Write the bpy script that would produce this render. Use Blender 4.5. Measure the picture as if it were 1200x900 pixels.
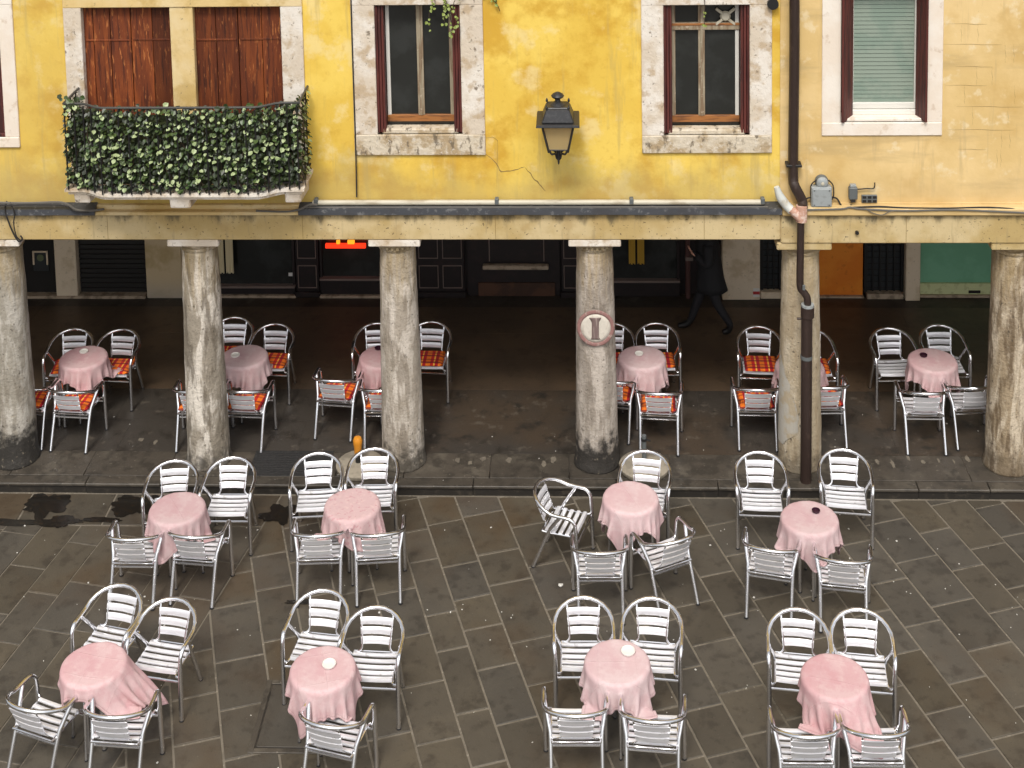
import bpy, bmesh, math, random
import numpy as np
from mathutils import Vector, Matrix, noise

for o in list(bpy.data.objects): bpy.data.objects.remove(o, do_unlink=True)
S = bpy.context.scene
COL = S.collection
PI = math.pi
R = math.radians

# ------------------------------------------------------------------ camera
F_PX, PITCH, YAW, ROLL, PY, CH, CD = 1713.86, .1137, .043, -.019, -282.68, 10.0396, 15.7714
def cam_axes():
    cy, sy = math.cos(YAW), math.sin(YAW)
    fw = Vector((-sy*math.cos(PITCH), cy*math.cos(PITCH), -math.sin(PITCH)))
    r = Vector((cy, sy, 0)); u = r.cross(fw)
    c, s = math.cos(ROLL), math.sin(ROLL)
    return r*c+u*s, u*c-r*s, fw
CR, CU, CF = cam_axes()
CLOC = Vector((0, -CD, CH))
cd = bpy.data.cameras.new('camera'); cam = bpy.data.objects.new('camera', cd); COL.objects.link(cam)
m = Matrix((CR, CU, -CF)).transposed().to_4x4(); m.translation = CLOC
cam.matrix_world = m
cd.sensor_fit = 'HORIZONTAL'; cd.sensor_width = 36; cd.lens = 36*F_PX/1200
cd.shift_x = 0; cd.shift_y = -(450-PY)/1200
cd.clip_start = .1; cd.clip_end = 600
S.camera = cam

# ------------------------------------------------------------------ sky, sun, exposure
SUN_EL, SUN_AZ = R(55), R(-12)          # soft overcast light from behind the viewer, a little from the left
w = bpy.data.worlds.new('World'); S.world = w; w.use_nodes = True
nt = w.node_tree; nt.nodes.clear()
sky = nt.nodes.new('ShaderNodeTexSky'); sky.sky_type = 'NISHITA'; sky.sun_disc = False
sky.sun_elevation = SUN_EL; sky.sun_rotation = R(180)+SUN_AZ; sky.dust_density = 4; sky.air_density = 1.2
hs = nt.nodes.new('ShaderNodeHueSaturation'); hs.inputs['Saturation'].default_value = .22
bg = nt.nodes.new('ShaderNodeBackground'); bg.inputs['Strength'].default_value = .115
ow = nt.nodes.new('ShaderNodeOutputWorld')
nt.links.new(sky.outputs[0], hs.inputs['Color']); nt.links.new(hs.outputs[0], bg.inputs[0]); nt.links.new(bg.outputs[0], ow.inputs[0])
sl = bpy.data.lights.new('sun', 'SUN'); sl.energy = 1.5; sl.angle = R(13); sl.color = (1, .95, .87)
so = bpy.data.objects.new('sun', sl); COL.objects.link(so)
sd = Vector((math.sin(SUN_AZ)*math.cos(SUN_EL), -math.cos(SUN_AZ)*math.cos(SUN_EL), math.sin(SUN_EL)))
so.rotation_euler = sd.to_track_quat('Z', 'Y').to_euler(); so.location = (0, -20, 30)
S.view_settings.view_transform = 'Standard'; S.view_settings.look = 'None'
S.view_settings.gamma = 1; S.view_settings.use_curve_mapping = False
S.view_settings.exposure = 0.55
S.render.engine = 'CYCLES'

# ------------------------------------------------------------------ pixel -> place
def ray(x, y): return CF + CR*((x-600)/F_PX) - CU*((y-PY)/F_PX)
def onZ(x, y, Z=0.):
    d = ray(x, y); return CLOC + d*((Z-CLOC.z)/d.z)
def onY(x, y, Y):
    d = ray(x, y); return CLOC + d*((Y-CLOC.y)/d.y)

# ------------------------------------------------------------------ mesh helpers
def tag(o, label=None, cat=None, group=None, kind=None):
    if label: o['label'] = label
    if cat: o['category'] = cat
    if group: o['group'] = group
    if kind: o['kind'] = kind
    return o
def empty(name, loc=(0, 0, 0), rz=0, parent=None):
    o = bpy.data.objects.new(name, None); COL.objects.link(o)
    o.location = loc; o.rotation_euler = (0, 0, rz); o.empty_display_size = .1
    if parent: o.parent = parent
    return o
def wloc(p):
    v = Vector((0, 0, 0))
    while p is not None: v = v + Vector(p.location); p = p.parent
    return v
def obj(name, bm, mat, parent=None, smooth=False, bevel=0, keep=False):
    """one mesh object; vertices come in world coordinates (or the parent's own with keep)"""
    if bevel: bmesh.ops.bevel(bm, geom=list(bm.edges), offset=bevel, segments=1, affect='EDGES', clamp_overlap=True)
    me = bpy.data.meshes.new(name)
    if keep: c = Vector((0, 0, 0))
    else:
        vs = [v.co for v in bm.verts]
        lo = Vector([min(v[i] for v in vs) for i in range(3)]); hi = Vector([max(v[i] for v in vs) for i in range(3)])
        c = Vector(((lo.x+hi.x)/2, (lo.y+hi.y)/2, lo.z))
        bmesh.ops.translate(bm, verts=bm.verts, vec=-c)
    bmesh.ops.recalc_face_normals(bm, faces=bm.faces)
    bm.to_mesh(me); bm.free()
    if smooth:
        me.polygons.foreach_set('use_smooth', [True]*len(me.polygons))
        if smooth != 2: me.set_sharp_from_angle(angle=R(40))
    for mm in (mat if isinstance(mat, (list, tuple)) else [mat]): me.materials.append(mm)
    o = bpy.data.objects.new(name, me); COL.objects.link(o)
    if parent:
        o.parent = parent; o.location = c if keep else c-wloc(parent)
    else: o.location = c
    return o
def BM(): return bmesh.new()
def box(bm, x0, x1, y0, y1, z0, z1):
    vs = [bm.verts.new(p) for p in ((x0,y0,z0),(x1,y0,z0),(x1,y1,z0),(x0,y1,z0),(x0,y0,z1),(x1,y0,z1),(x1,y1,z1),(x0,y1,z1))]
    for f in ((0,3,2,1),(4,5,6,7),(0,1,5,4),(1,2,6,5),(2,3,7,6),(3,0,4,7)): bm.faces.new([vs[i] for i in f])
    return vs
def hexa(bm, pts):
    vs = [bm.verts.new(p) for p in pts]
    for f in ((0,3,2,1),(4,5,6,7),(0,1,5,4),(1,2,6,5),(2,3,7,6),(3,0,4,7)): bm.faces.new([vs[i] for i in f])
    return vs
def bx(name, mat, parent, x0, x1, y0, y1, z0, z1, bevel=.004, **k):
    bm = BM(); box(bm, x0, x1, y0, y1, z0, z1); return obj(name, bm, mat, parent, bevel=bevel, **k)
def prism(bm, poly, z0, z1, bev=0., jit=None):
    n = len(poly); cx = sum(p[0] for p in poly)/n; cy = sum(p[1] for p in poly)/n
    def ring(z, ins):
        out = []
        for p in poly:
            d = Vector((cx-p[0], cy-p[1])); l = d.length or 1
            out.append(bm.verts.new((p[0]+d.x/l*ins, p[1]+d.y/l*ins, z+(jit(p) if jit else 0))))
        return out
    rs = [ring(z0, 0), ring(z1-bev, 0)] if bev else [ring(z0, 0)]
    rs.append(ring(z1, bev*1.4))
    for a, b in zip(rs, rs[1:]):
        for i in range(n): bm.faces.new((a[i], a[(i+1) % n], b[(i+1) % n], b[i]))
    bm.faces.new(rs[-1]); bm.faces.new(rs[0][::-1])
def catmull(pts, k=5, closed=False):
    P = [Vector(p) for p in pts]; n = len(P); out = []
    rng = range(n) if closed else range(n-1)
    for i in rng:
        p0 = P[(i-1) % n] if (closed or i > 0) else P[0]*2-P[1]
        p1, p2 = P[i], P[(i+1) % n]
        p3 = P[(i+2) % n] if (closed or i+2 < n) else P[-1]*2-P[-2]
        for j in range(k):
            t = j/k
            out.append(.5*((2*p1)+(p2-p0)*t+(2*p0-5*p1+4*p2-p3)*t*t+(3*p1-p0-3*p2+p3)*t**3))
    if not closed: out.append(P[-1])
    return out
def tube(bm, pts, r, n=8, caps=True, flat=None):
    P = [Vector(p) for p in pts]
    rr = r if isinstance(r, (list, tuple)) else [r]*len(P)
    t0 = (P[1]-P[0]).normalized(); up = Vector((0, 0, 1)) if abs(t0.z) < .9 else Vector((1, 0, 0))
    nrm = (up-t0*up.dot(t0)).normalized(); rings = []
    for i, p in enumerate(P):
        t = (P[min(i+1, len(P)-1)]-P[max(i-1, 0)]).normalized()
        nrm = (nrm-t*nrm.dot(t)).normalized(); b = t.cross(nrm)
        fx, fy = flat or (1, 1)
        rings.append([bm.verts.new(p+nrm*math.cos(2*PI*k/n)*rr[i]*fx+b*math.sin(2*PI*k/n)*rr[i]*fy) for k in range(n)])
    for a, b in zip(rings, rings[1:]):
        for k in range(n): bm.faces.new((a[k], a[(k+1) % n], b[(k+1) % n], b[k]))
    if caps: bm.faces.new(rings[0][::-1]); bm.faces.new(rings[-1])
def lathe(bm, prof, c=(0, 0, 0), n=24, fn=None):
    rings = []
    for r, z in prof:
        rg = []
        for k in range(n):
            a = 2*PI*k/n; q = r+(fn(a, z) if fn else 0)
            rg.append(bm.verts.new((c[0]+q*math.cos(a), c[1]+q*math.sin(a), c[2]+z)))
        rings.append(rg)
    for a, b in zip(rings, rings[1:]):
        for k in range(n): bm.faces.new((a[k], a[(k+1) % n], b[(k+1) % n], b[k]))
    bm.faces.new(rings[0][::-1]); bm.faces.new(rings[-1])
def tb(name, mat, parent, pts, r, n=8, smooth=1, **k):
    bm = BM(); tube(bm, pts, r, n); return obj(name, bm, mat, parent, smooth=smooth, **k)
def copy_tree(o, parent=None):
    c = o.copy(); COL.objects.link(c); c.parent = parent
    for ch in o.children: copy_tree(ch, c)
    return c

# ------------------------------------------------------------------ materials
def M(name, base, rough=.6, metal=0., layers=(), bump=(), rnd=0., coord='P', spec=.5, coat=0., hue=0.):
    mt = bpy.data.materials.new(name); mt.use_nodes = True; t = mt.node_tree; N = t.nodes; L = t.links
    b = N['Principled BSDF']
    b.inputs['Roughness'].default_value = rough; b.inputs['Metallic'].default_value = metal
    b.inputs['Specular IOR Level'].default_value = spec; b.inputs['Coat Weight'].default_value = coat
    if coord == 'P': src = N.new('ShaderNodeNewGeometry').outputs['Position']
    else: src = N.new('ShaderNodeTexCoord').outputs['Object']
    if rnd or hue: oi = N.new('ShaderNodeObjectInfo')
    def noise_tex(scale, detail=4, stretch=(1, 1, 1), roughness=.6, off=0., dist=0.):
        mp = N.new('ShaderNodeMapping'); mp.inputs['Scale'].default_value = stretch; mp.inputs['Location'].default_value = (off, off*.7, off*1.3)
        L.new(src, mp.inputs[0])
        nz = N.new('ShaderNodeTexNoise'); nz.inputs['Scale'].default_value = scale; nz.inputs['Detail'].default_value = detail
        nz.inputs['Roughness'].default_value = roughness; nz.inputs['Distortion'].default_value = dist
        L.new(mp.outputs[0], nz.inputs['Vector']); return nz.outputs[0]
    def rgb(c):
        n = N.new('ShaderNodeRGB'); n.outputs[0].default_value = (*c, 1); return n.outputs[0]
    def math_(op, a, bb):
        n = N.new('ShaderNodeMath'); n.operation = op
        for i, v in enumerate((a, bb)):
            if isinstance(v, (int, float)): n.inputs[i].default_value = v
            else: L.new(v, n.inputs[i])
        return n.outputs[0]
    def mapr(v, a, bb):
        n = N.new('ShaderNodeMapRange'); n.interpolation_type = 'SMOOTHSTEP'; L.new(v, n.inputs[0])
        n.inputs[1].default_value = a; n.inputs[2].default_value = bb; n.clamp = True; return n.outputs[0]
    col = rgb(base); k = 0
    for ly in layers:
        k += 3.7
        fac = noise_tex(ly.get('s', 3), ly.get('d', 4), ly.get('st', (1, 1, 1)), ly.get('r', .6), ly.get('o', k), ly.get('w', 0))
        if 'z' in ly:                                     # grime that belongs to a height band: (z full, z none)
            sx = N.new('ShaderNodeSeparateXYZ'); L.new(src, sx.inputs[0])
            zz = math_('ADD', sx.outputs[ly.get('ax', 2)], math_('MULTIPLY', math_('SUBTRACT', fac, .5), ly.get('za', .5)))
            fac = mapr(zz, ly['z'][1], ly['z'][0]) if ly['z'][0] > ly['z'][1] else math_('SUBTRACT', 1., mapr(zz, ly['z'][0], ly['z'][1]))
        else: fac = mapr(fac, ly.get('lo', .45), ly.get('hi', .65))
        fac = math_('MULTIPLY', fac, ly.get('f', 1.))
        mx = N.new('ShaderNodeMix'); mx.data_type = 'RGBA'; L.new(fac, mx.inputs[0]); L.new(col, mx.inputs[6]); L.new(rgb(ly['c']), mx.inputs[7])
        col = mx.outputs[2]
    if rnd or hue:
        h = N.new('ShaderNodeHueSaturation'); L.new(col, h.inputs['Color'])
        L.new(math_('ADD', math_('MULTIPLY', oi.outputs['Random'], 2*rnd), 1-rnd), h.inputs['Value'])
        if hue: L.new(math_('ADD', math_('MULTIPLY', math_('FRACT', math_('MULTIPLY', oi.outputs['Random'], 17.3), 0), 2*hue), 1-hue), h.inputs['Saturation'])
        col = h.outputs[0]
    L.new(col, b.inputs['Base Color'])
    prev = None
    for s, strength, dist in bump:
        bp = N.new('ShaderNodeBump'); bp.inputs['Strength'].default_value = strength; bp.inputs['Distance'].default_value = dist
        L.new(noise_tex(s, 3, off=k+11), bp.inputs['Height'])
        if prev: L.new(prev, bp.inputs['Normal'])
        prev = bp.outputs[0]
    if prev: L.new(prev, b.inputs['Normal'])
    return mt

m_yellow = M('yellow_plaster', (.73, .49, .085), .9, spec=.15, layers=[
    dict(s=.9, c=(.80, .57, .12), lo=.44, hi=.58, d=6), dict(s=1.7, c=(.58, .33, .04), lo=.47, hi=.64, f=.85, d=7),
    dict(s=2.6, d=8, c=(.80, .65, .32), lo=.53, hi=.66, f=.6), dict(s=3.5, st=(2.6, 1, .22), d=6, c=(.47, .34, .12), lo=.55, hi=.70, f=.5), dict(s=16, c=(.60, .36, .06), lo=.55, hi=.75, f=.4),
    dict(s=2.2, st=(1, 1, .5), c=(.40, .31, .13), z=(3.35, 3.95), za=1.3, f=.55), dict(s=1.1, c=(.52, .40, .17), z=(-7.2, -4.2), ax=0, za=2., f=.4),
    dict(s=60, c=(.40, .25, .08), lo=.66, hi=.74, f=.6)], bump=[(5, .25, .02), (60, .15, .004)])
m_ochre = M('ochre_plaster', (.66, .465, .20), .9, spec=.15, layers=[
    dict(s=.8, c=(.74, .54, .26), lo=.42, hi=.58, d=6), dict(s=1.6, c=(.56, .36, .125), lo=.5, hi=.68, f=.7),
    dict(s=1.3, st=(.4, 1, 2.5), d=8, c=(.46, .33, .155), lo=.52, hi=.68, f=.6), dict(s=5, d=8, c=(.78, .66, .44), lo=.56, hi=.68, f=.55), dict(s=3.2, st=(2.6, 1, .22), d=6, c=(.42, .31, .16), lo=.56, hi=.70, f=.45),
    dict(s=1.4, c=(.43, .32, .17), z=(3.3, 3.7), za=.8, f=.35), dict(s=45, c=(.40, .28, .13), lo=.66, hi=.75, f=.6)], bump=[(6, .25, .02), (70, .15, .004)])
m_pier = M('pier_plaster', (.66, .48, .21), .8, layers=[dict(s=1.5, c=(.72, .57, .32), lo=.4, hi=.62), dict(s=3, c=(.50, .33, .10), lo=.5, hi=.66, f=.7), dict(s=20, c=(.16, .12, .07), lo=.63, hi=.72, f=.6)], bump=[(9, .25, .02), (80, .2, .004)])
m_beam = M('beam_plaster', (.46, .335, .145), .85, spec=.2, layers=[
    dict(s=1.5, c=(.57, .45, .25), lo=.4, hi=.62), dict(s=3, c=(.40, .28, .12), lo=.52, hi=.68, f=.6),
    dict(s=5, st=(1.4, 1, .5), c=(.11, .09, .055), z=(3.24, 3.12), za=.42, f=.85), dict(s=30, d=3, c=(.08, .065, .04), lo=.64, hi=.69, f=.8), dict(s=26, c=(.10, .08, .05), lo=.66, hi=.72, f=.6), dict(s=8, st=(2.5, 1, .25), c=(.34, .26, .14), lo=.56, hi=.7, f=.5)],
    bump=[(9, .25, .02), (80, .2, .004)])
m_stone = M('pale_stone', (.62, .53, .42), .8, layers=[
    dict(s=2.5, c=(.74, .68, .60), lo=.42, hi=.6), dict(s=6, c=(.46, .34, .21), lo=.5, hi=.66, f=.8),
    dict(s=14, c=(.16, .12, .08), lo=.61, hi=.70, f=.85), dict(s=40, c=(.22, .17, .11), lo=.64, hi=.72, f=.7)], bump=[(18, .5, .015), (90, .3, .004)])
m_sill = M('weathered_sill_stone', (.60, .52, .40), .8, layers=[
    dict(s=5, c=(.40, .30, .18), lo=.46, hi=.62), dict(s=10, st=(1.5, 1, .7), c=(.13, .10, .065), lo=.55, hi=.66, f=.85), dict(s=30, c=(.66, .60, .52), lo=.58, hi=.68, f=.7)], bump=[(20, .6, .02), (90, .3, .004)])
m_stone2 = M('pale_pink_stone', (.76, .66, .55), .8, layers=[dict(s=2, c=(.80, .73, .64), lo=.4, hi=.6), dict(s=9, c=(.55, .42, .30), lo=.58, hi=.72, f=.6)], bump=[(18, .3, .01)])
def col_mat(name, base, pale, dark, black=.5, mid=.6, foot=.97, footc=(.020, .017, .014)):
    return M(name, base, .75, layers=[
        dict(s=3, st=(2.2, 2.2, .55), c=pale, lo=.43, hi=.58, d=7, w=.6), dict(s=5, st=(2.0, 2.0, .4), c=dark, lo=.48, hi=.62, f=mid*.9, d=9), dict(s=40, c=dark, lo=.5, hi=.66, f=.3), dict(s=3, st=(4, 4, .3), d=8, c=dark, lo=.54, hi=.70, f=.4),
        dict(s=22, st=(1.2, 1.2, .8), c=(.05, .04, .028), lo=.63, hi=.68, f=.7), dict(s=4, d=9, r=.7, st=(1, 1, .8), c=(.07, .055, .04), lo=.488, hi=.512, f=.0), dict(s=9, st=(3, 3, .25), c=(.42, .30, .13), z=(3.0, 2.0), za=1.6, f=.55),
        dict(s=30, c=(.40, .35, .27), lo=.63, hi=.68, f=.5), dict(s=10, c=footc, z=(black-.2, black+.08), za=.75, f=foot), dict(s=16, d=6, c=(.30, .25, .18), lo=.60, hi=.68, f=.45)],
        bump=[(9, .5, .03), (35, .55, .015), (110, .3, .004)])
m_col = [col_mat('column_stone_dark_foot', (.31, .28, .23), (.48, .445, .39), (.18, .15, .11), .60, .7),
         col_mat('column_stone_peeling', (.29, .25, .195), (.66, .60, .52), (.13, .105, .075), .34, .9, .8),
         col_mat('column_stone_grey', (.36, .31, .25), (.56, .50, .43), (.18, .145, .105), .40, .75, .85, (.03, .025, .017)),
         col_mat('column_stone_sooty', (.33, .285, .24), (.49, .43, .37), (.18, .145, .11), .52, .7),
         col_mat('column_stone_ochre', (.42, .34, .23), (.54, .465, .35), (.29, .215, .125), .36, .5, .6, (.05, .035, .02)),
         col_mat('column_stone_brown', (.32, .245, .155), (.56, .47, .35), (.11, .07, .035), .42, .9, .6, (.06, .04, .022))]
m_white_patch = M('whitewash', (.43, .40, .345), .8, layers=[dict(s=6, d=8, c=(.40, .32, .21), lo=.46, hi=.60, f=.85)], bump=[(25, .4, .01)])
m_slab = M('paving_stone', (.070, .059, .044), .6, rnd=.17, hue=.2, layers=[
    dict(s=2.2, c=(.080, .067, .049), lo=.45, hi=.62), dict(s=7, c=(.034, .027, .020), lo=.50, hi=.68, f=.6),
    dict(s=.6, c=(.066, .043, .024), lo=.50, hi=.66, f=.55), dict(s=26, c=(.026, .022, .018), lo=.63, hi=.72, f=.5), dict(s=55, c=(.13, .115, .09), lo=.66, hi=.72, f=.7)],
    bump=[(6, .35, .02), (50, .35, .006)], spec=.45)
m_mortar = M('mortar', (.155, .132, .10), .85, layers=[dict(s=3, c=(.10, .084, .062), lo=.52, hi=.70), dict(s=30, c=(.23, .20, .155), lo=.55, hi=.7)], bump=[(60, .4, .006)])
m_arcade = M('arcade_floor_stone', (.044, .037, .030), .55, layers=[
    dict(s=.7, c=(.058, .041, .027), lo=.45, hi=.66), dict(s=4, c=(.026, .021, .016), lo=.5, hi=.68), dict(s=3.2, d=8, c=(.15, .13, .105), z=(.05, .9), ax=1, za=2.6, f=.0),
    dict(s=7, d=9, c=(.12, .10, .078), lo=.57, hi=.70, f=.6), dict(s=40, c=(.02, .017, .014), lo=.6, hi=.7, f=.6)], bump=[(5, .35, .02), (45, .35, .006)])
m_arcade_glow = M('glow_brown_floor', (.105, .070, .043), .5, layers=[dict(s=.9, c=(.075, .052, .034), lo=.42, hi=.62), dict(s=6, c=(.055, .038, .024), lo=.52, hi=.68, f=.7)], bump=[(5, .35, .02), (45, .3, .006)])  # warm shop glow on the inner floor put into a browner stone colour
m_kerb = M('kerb_stone', (.062, .051, .039), .55, rnd=.14, layers=[
    dict(s=3, c=(.09, .076, .058), lo=.48, hi=.66), dict(s=6, c=(.036, .030, .023), lo=.46, hi=.62, f=.85), dict(s=30, c=(.22, .19, .15), lo=.64, hi=.72, f=.6)], bump=[(8, .4, .02), (50, .35, .006)])
m_riser = M('black_riser', (.020, .017, .014), .5, layers=[dict(s=9, c=(.045, .037, .028), lo=.52, hi=.68)], bump=[(30, .4, .01)])  # near-black mottled colour for the kerb face and manhole rim gap
m_scuff = M('worn_pale_stone', (.17, .145, .11), .7, layers=[dict(s=14, c=(.13, .11, .085), lo=.4, hi=.62)], bump=[(30, .4, .01)])
m_wet = M('wet_stain', (.013, .011, .009), .22, layers=[dict(s=20, c=(.03, .02, .012), lo=.55, hi=.7)])
m_alu = M('aluminium_tube', (.88, .88, .90), .18, 1., coord='O', rnd=.06)
m_slat = M('aluminium_slat', (.84, .835, .865), .32, .38, coord='O', rnd=.10, layers=[dict(s=30, st=(.15, 1, 1), c=(.70, .69, .72), lo=.45, hi=.62, f=.5), dict(s=14, c=(.50, .48, .47), lo=.62, hi=.72, f=.6)])
m_cap = M('dark_rubber', (.02, .02, .022), .6)
m_pink = M('pink_tablecloth', (.53, .355, .36), .9, coord='O', rnd=.09, hue=.15, spec=.25, layers=[
    dict(s=9, c=(.56, .41, .41), lo=.42, hi=.6), dict(s=160, c=(.46, .25, .26), lo=.5, hi=.68, f=.35), dict(s=3, c=(.48, .28, .295), lo=.50, hi=.68, f=.5), dict(s=26, c=(.50, .40, .34), lo=.68, hi=.74, f=.5)], bump=[(220, .25, .002), (16, .2, .004)])
m_pinkf = M('pink_patterned_tablecloth', (.55, .38, .38), .9, coord='O', spec=.25, layers=[
    dict(s=22, c=(.48, .24, .255), lo=.56, hi=.64, f=.7), dict(s=30, c=(.62, .45, .43), lo=.55, hi=.65, f=.7)], bump=[(220, .25, .002), (16, .2, .004)])
def cloth_uv(mt):
    t = mt.node_tree; N = t.nodes; L = t.links; b = N['Principled BSDF']
    uv = N.new('ShaderNodeUVMap'); sx = N.new('ShaderNodeSeparateXYZ'); L.new(uv.outputs[0], sx.inputs[0])
    def mth(op, a, c=None):
        n = N.new('ShaderNodeMath'); n.operation = op
        for i, v in enumerate((a, c)):
            if v is None: continue
            if isinstance(v, (int, float)): n.inputs[i].default_value = v
            else: L.new(v, n.inputs[i])
        return n.outputs[0]
    def line(o, at, wd): return mth('MAXIMUM', mth('SUBTRACT', 1., mth('DIVIDE', mth('ABSOLUTE', mth('SUBTRACT', o, at)), wd)), 0.)
    cr = None
    for o, at in ((sx.outputs[0], .25), (sx.outputs[0], .5), (sx.outputs[0], .75), (sx.outputs[1], .333), (sx.outputs[1], .667)):
        l = line(o, at, .007); cr = l if cr is None else mth('ADD', cr, l)
    hem = None
    for o in (sx.outputs[0], sx.outputs[1]):
        for at in (.028, .972):
            l = line(o, at, .005); hem = l if hem is None else mth('MAXIMUM', hem, l)
    wv = N.new('ShaderNodeTexNoise'); wv.inputs['Scale'].default_value = 7; wv.inputs['Detail'].default_value = 5; L.new(uv.outputs[0], wv.inputs['Vector'])
    h = mth('ADD', mth('ADD', mth('MULTIPLY', cr, .5), mth('MULTIPLY', hem, -.5)), mth('MULTIPLY', wv.outputs[0], 1.6))
    bp = N.new('ShaderNodeBump'); bp.inputs['Strength'].default_value = .55; bp.inputs['Distance'].default_value = .006; L.new(h, bp.inputs['Height'])
    old = b.inputs['Normal'].links[0].from_socket; L.new(old, bp.inputs['Normal']); L.new(bp.outputs[0], b.inputs['Normal'])
    mx = N.new('ShaderNodeMix'); mx.data_type = 'RGBA'; mx.blend_type = 'MULTIPLY'; L.new(mth('MULTIPLY', hem, .45), mx.inputs[0])
    L.new(b.inputs['Base Color'].links[0].from_socket, mx.inputs[6]); mx.inputs[7].default_value = (.55, .42, .42, 1); L.new(mx.outputs[2], b.inputs['Base Color'])
cloth_uv(m_pink); cloth_uv(m_pinkf)
m_dish = M('white_ceramic', (.74, .71, .66), .3, coord='O')
m_dish_dark = M('dark_glass_dish', (.035, .01, .02), .15, coord='O')
m_wood = M('brown_shutter_wood', (.125, .030, .010), .65, rnd=.4, layers=[
    dict(s=3, st=(3, 3, .3), c=(.20, .05, .013), lo=.45, hi=.62), dict(s=7, st=(6, 6, .35), c=(.05, .014, .008), lo=.5, hi=.64, f=.85), dict(s=14, st=(3, 3, .5), c=(.42, .15, .045), lo=.58, hi=.68, f=.7), dict(s=70, c=(.45, .28, .18), lo=.71, hi=.76, f=.7)],
    bump=[(30, .3, .006)], spec=.3)
m_redwood = M('red_brown_shutter_paint', (.105, .022, .016), .6, layers=[dict(s=6, st=(5, 5, .3), c=(.05, .012, .01), lo=.45, hi=.6), dict(s=20, st=(3, 3, .4), c=(.22, .06, .035), lo=.62, hi=.72, f=.7)], bump=[(30, .3, .006)])
m_sash = M('worn_sash_wood', (.33, .275, .19), .6, layers=[dict(s=8, st=(4, 4, .4), c=(.22, .15, .09), lo=.45, hi=.62), dict(s=20, c=(.46, .38, .28), lo=.6, hi=.7)])
m_sash_or = M('varnished_sash_wood', (.33, .13, .035), .5, layers=[dict(s=9, st=(.4, 4, 4), c=(.16, .06, .02), lo=.45, hi=.62)])
m_sash_w = M('white_sash_paint', (.70, .68, .62), .5)
m_glass = M('dark_window_glass', (.020, .021, .019), .06, layers=[dict(s=3, c=(.030, .032, .030), lo=.45, hi=.65)], spec=.5)
m_dark = M('dark_interior', (.012, .010, .009), .8)
m_blind = M('pale_green_blind', (.23, .28, .225), .5, layers=[dict(s=3, c=(.19, .25, .20), lo=.45, hi=.6)])
m_iron = M('black_iron', (.022, .021, .021), .45, .3)
m_railm = M('grey_rail_iron', (.07, .068, .062), .5, .3)
m_lamp = M('grey_black_lamp_iron', (.035, .035, .037), .42, .4, layers=[dict(s=30, c=(.06, .06, .062), lo=.5, hi=.65, f=.7)])
m_pipe = M('brown_drainpipe_paint', (.040, .025, .020), .4, .2, layers=[dict(s=25, st=(1, 1, .3), c=(.07, .045, .035), lo=.55, hi=.68, f=.8)])
m_pipew = M('pale_pipe', (.55, .56, .52), .5, layers=[dict(s=6, c=(.42, .36, .26), lo=.5, hi=.7)])
m_pvc = M('pale_grey_conduit', (.50, .46, .36), .5, layers=[dict(s=8, st=(.3, 1, 1), c=(.36, .31, .22), lo=.5, hi=.65)])
m_lead = M('lead_flashing', (.055, .058, .066), .5, .2, layers=[dict(s=16, c=(.19, .19, .19), lo=.55, hi=.66, f=.7), dict(s=4, c=(.05, .05, .055), lo=.5, hi=.65)])
m_cable = M('black_cable', (.020, .018, .017), .6)
m_greycable = M('grey_cable', (.12, .11, .095), .6)
m_grey = M('grey_utility_box', (.30, .32, .32), .5, layers=[dict(s=20, c=(.22, .23, .22), lo=.5, hi=.65, f=.6)])
m_greyd = M('dark_grey_box', (.11, .12, .12), .5)
m_copper = M('terracotta_joint', (.52, .30, .22), .6, layers=[dict(s=20, c=(.66, .50, .42), lo=.5, hi=.6), dict(s=26, c=(.20, .10, .07), lo=.62, hi=.7)])
m_ceil = M('arcade_ceiling', (.74, .66, .52), .9)
m_pil = M('grey_pilaster_plaster', (.72, .60, .45), .85, layers=[dict(s=3, c=(.58, .46, .31), lo=.48, hi=.65), dict(s=30, c=(.4, .33, .23), lo=.6, hi=.7, f=.6)], bump=[(30, .3, .01)])
m_pilb = M('brown_pilaster_plaster', (.60, .47, .29), .85, layers=[dict(s=2, c=(.46, .34, .17), lo=.45, hi=.62), dict(s=1.5, c=(.42, .38, .33), z=(.15, .5), za=.3, f=.7)], bump=[(30, .3, .01)])
m_darkwood = M('dark_shop_woodwork', (.014, .009, .009), .5, layers=[dict(s=6, c=(.022, .012, .012), lo=.5, hi=.65)])
m_dwedge = M('worn_moulding', (.20, .15, .13), .5)
m_step = M('worn_threshold_stone', (.42, .33, .24), .7, layers=[dict(s=9, c=(.22, .17, .12), lo=.45, hi=.65)])
m_shutter = M('roller_shutter', (.022, .020, .019), .5, .3)
m_orange = M('orange_door_paint', (.74, .20, .012), .55, layers=[dict(s=2, c=(.80, .25, .02), lo=.45, hi=.6), dict(s=12, c=(.55, .14, .01), lo=.6, hi=.7, f=.6)])
m_green = M('green_panel_paint', (.17, .42, .26), .6, layers=[dict(s=2, c=(.20, .47, .30), lo=.45, hi=.6)])
m_greenp = M('pale_green_plinth', (.62, .66, .36), .6, layers=[dict(s=12, c=(.48, .51, .26), lo=.5, hi=.65)])
m_gridd = M('gate_backing', (.020, .024, .026), .5)
m_cream = M('cream_fabric', (.70, .60, .38), .85)
m_yfab = M('yellow_fabric', (.50, .30, .035), .85)
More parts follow.
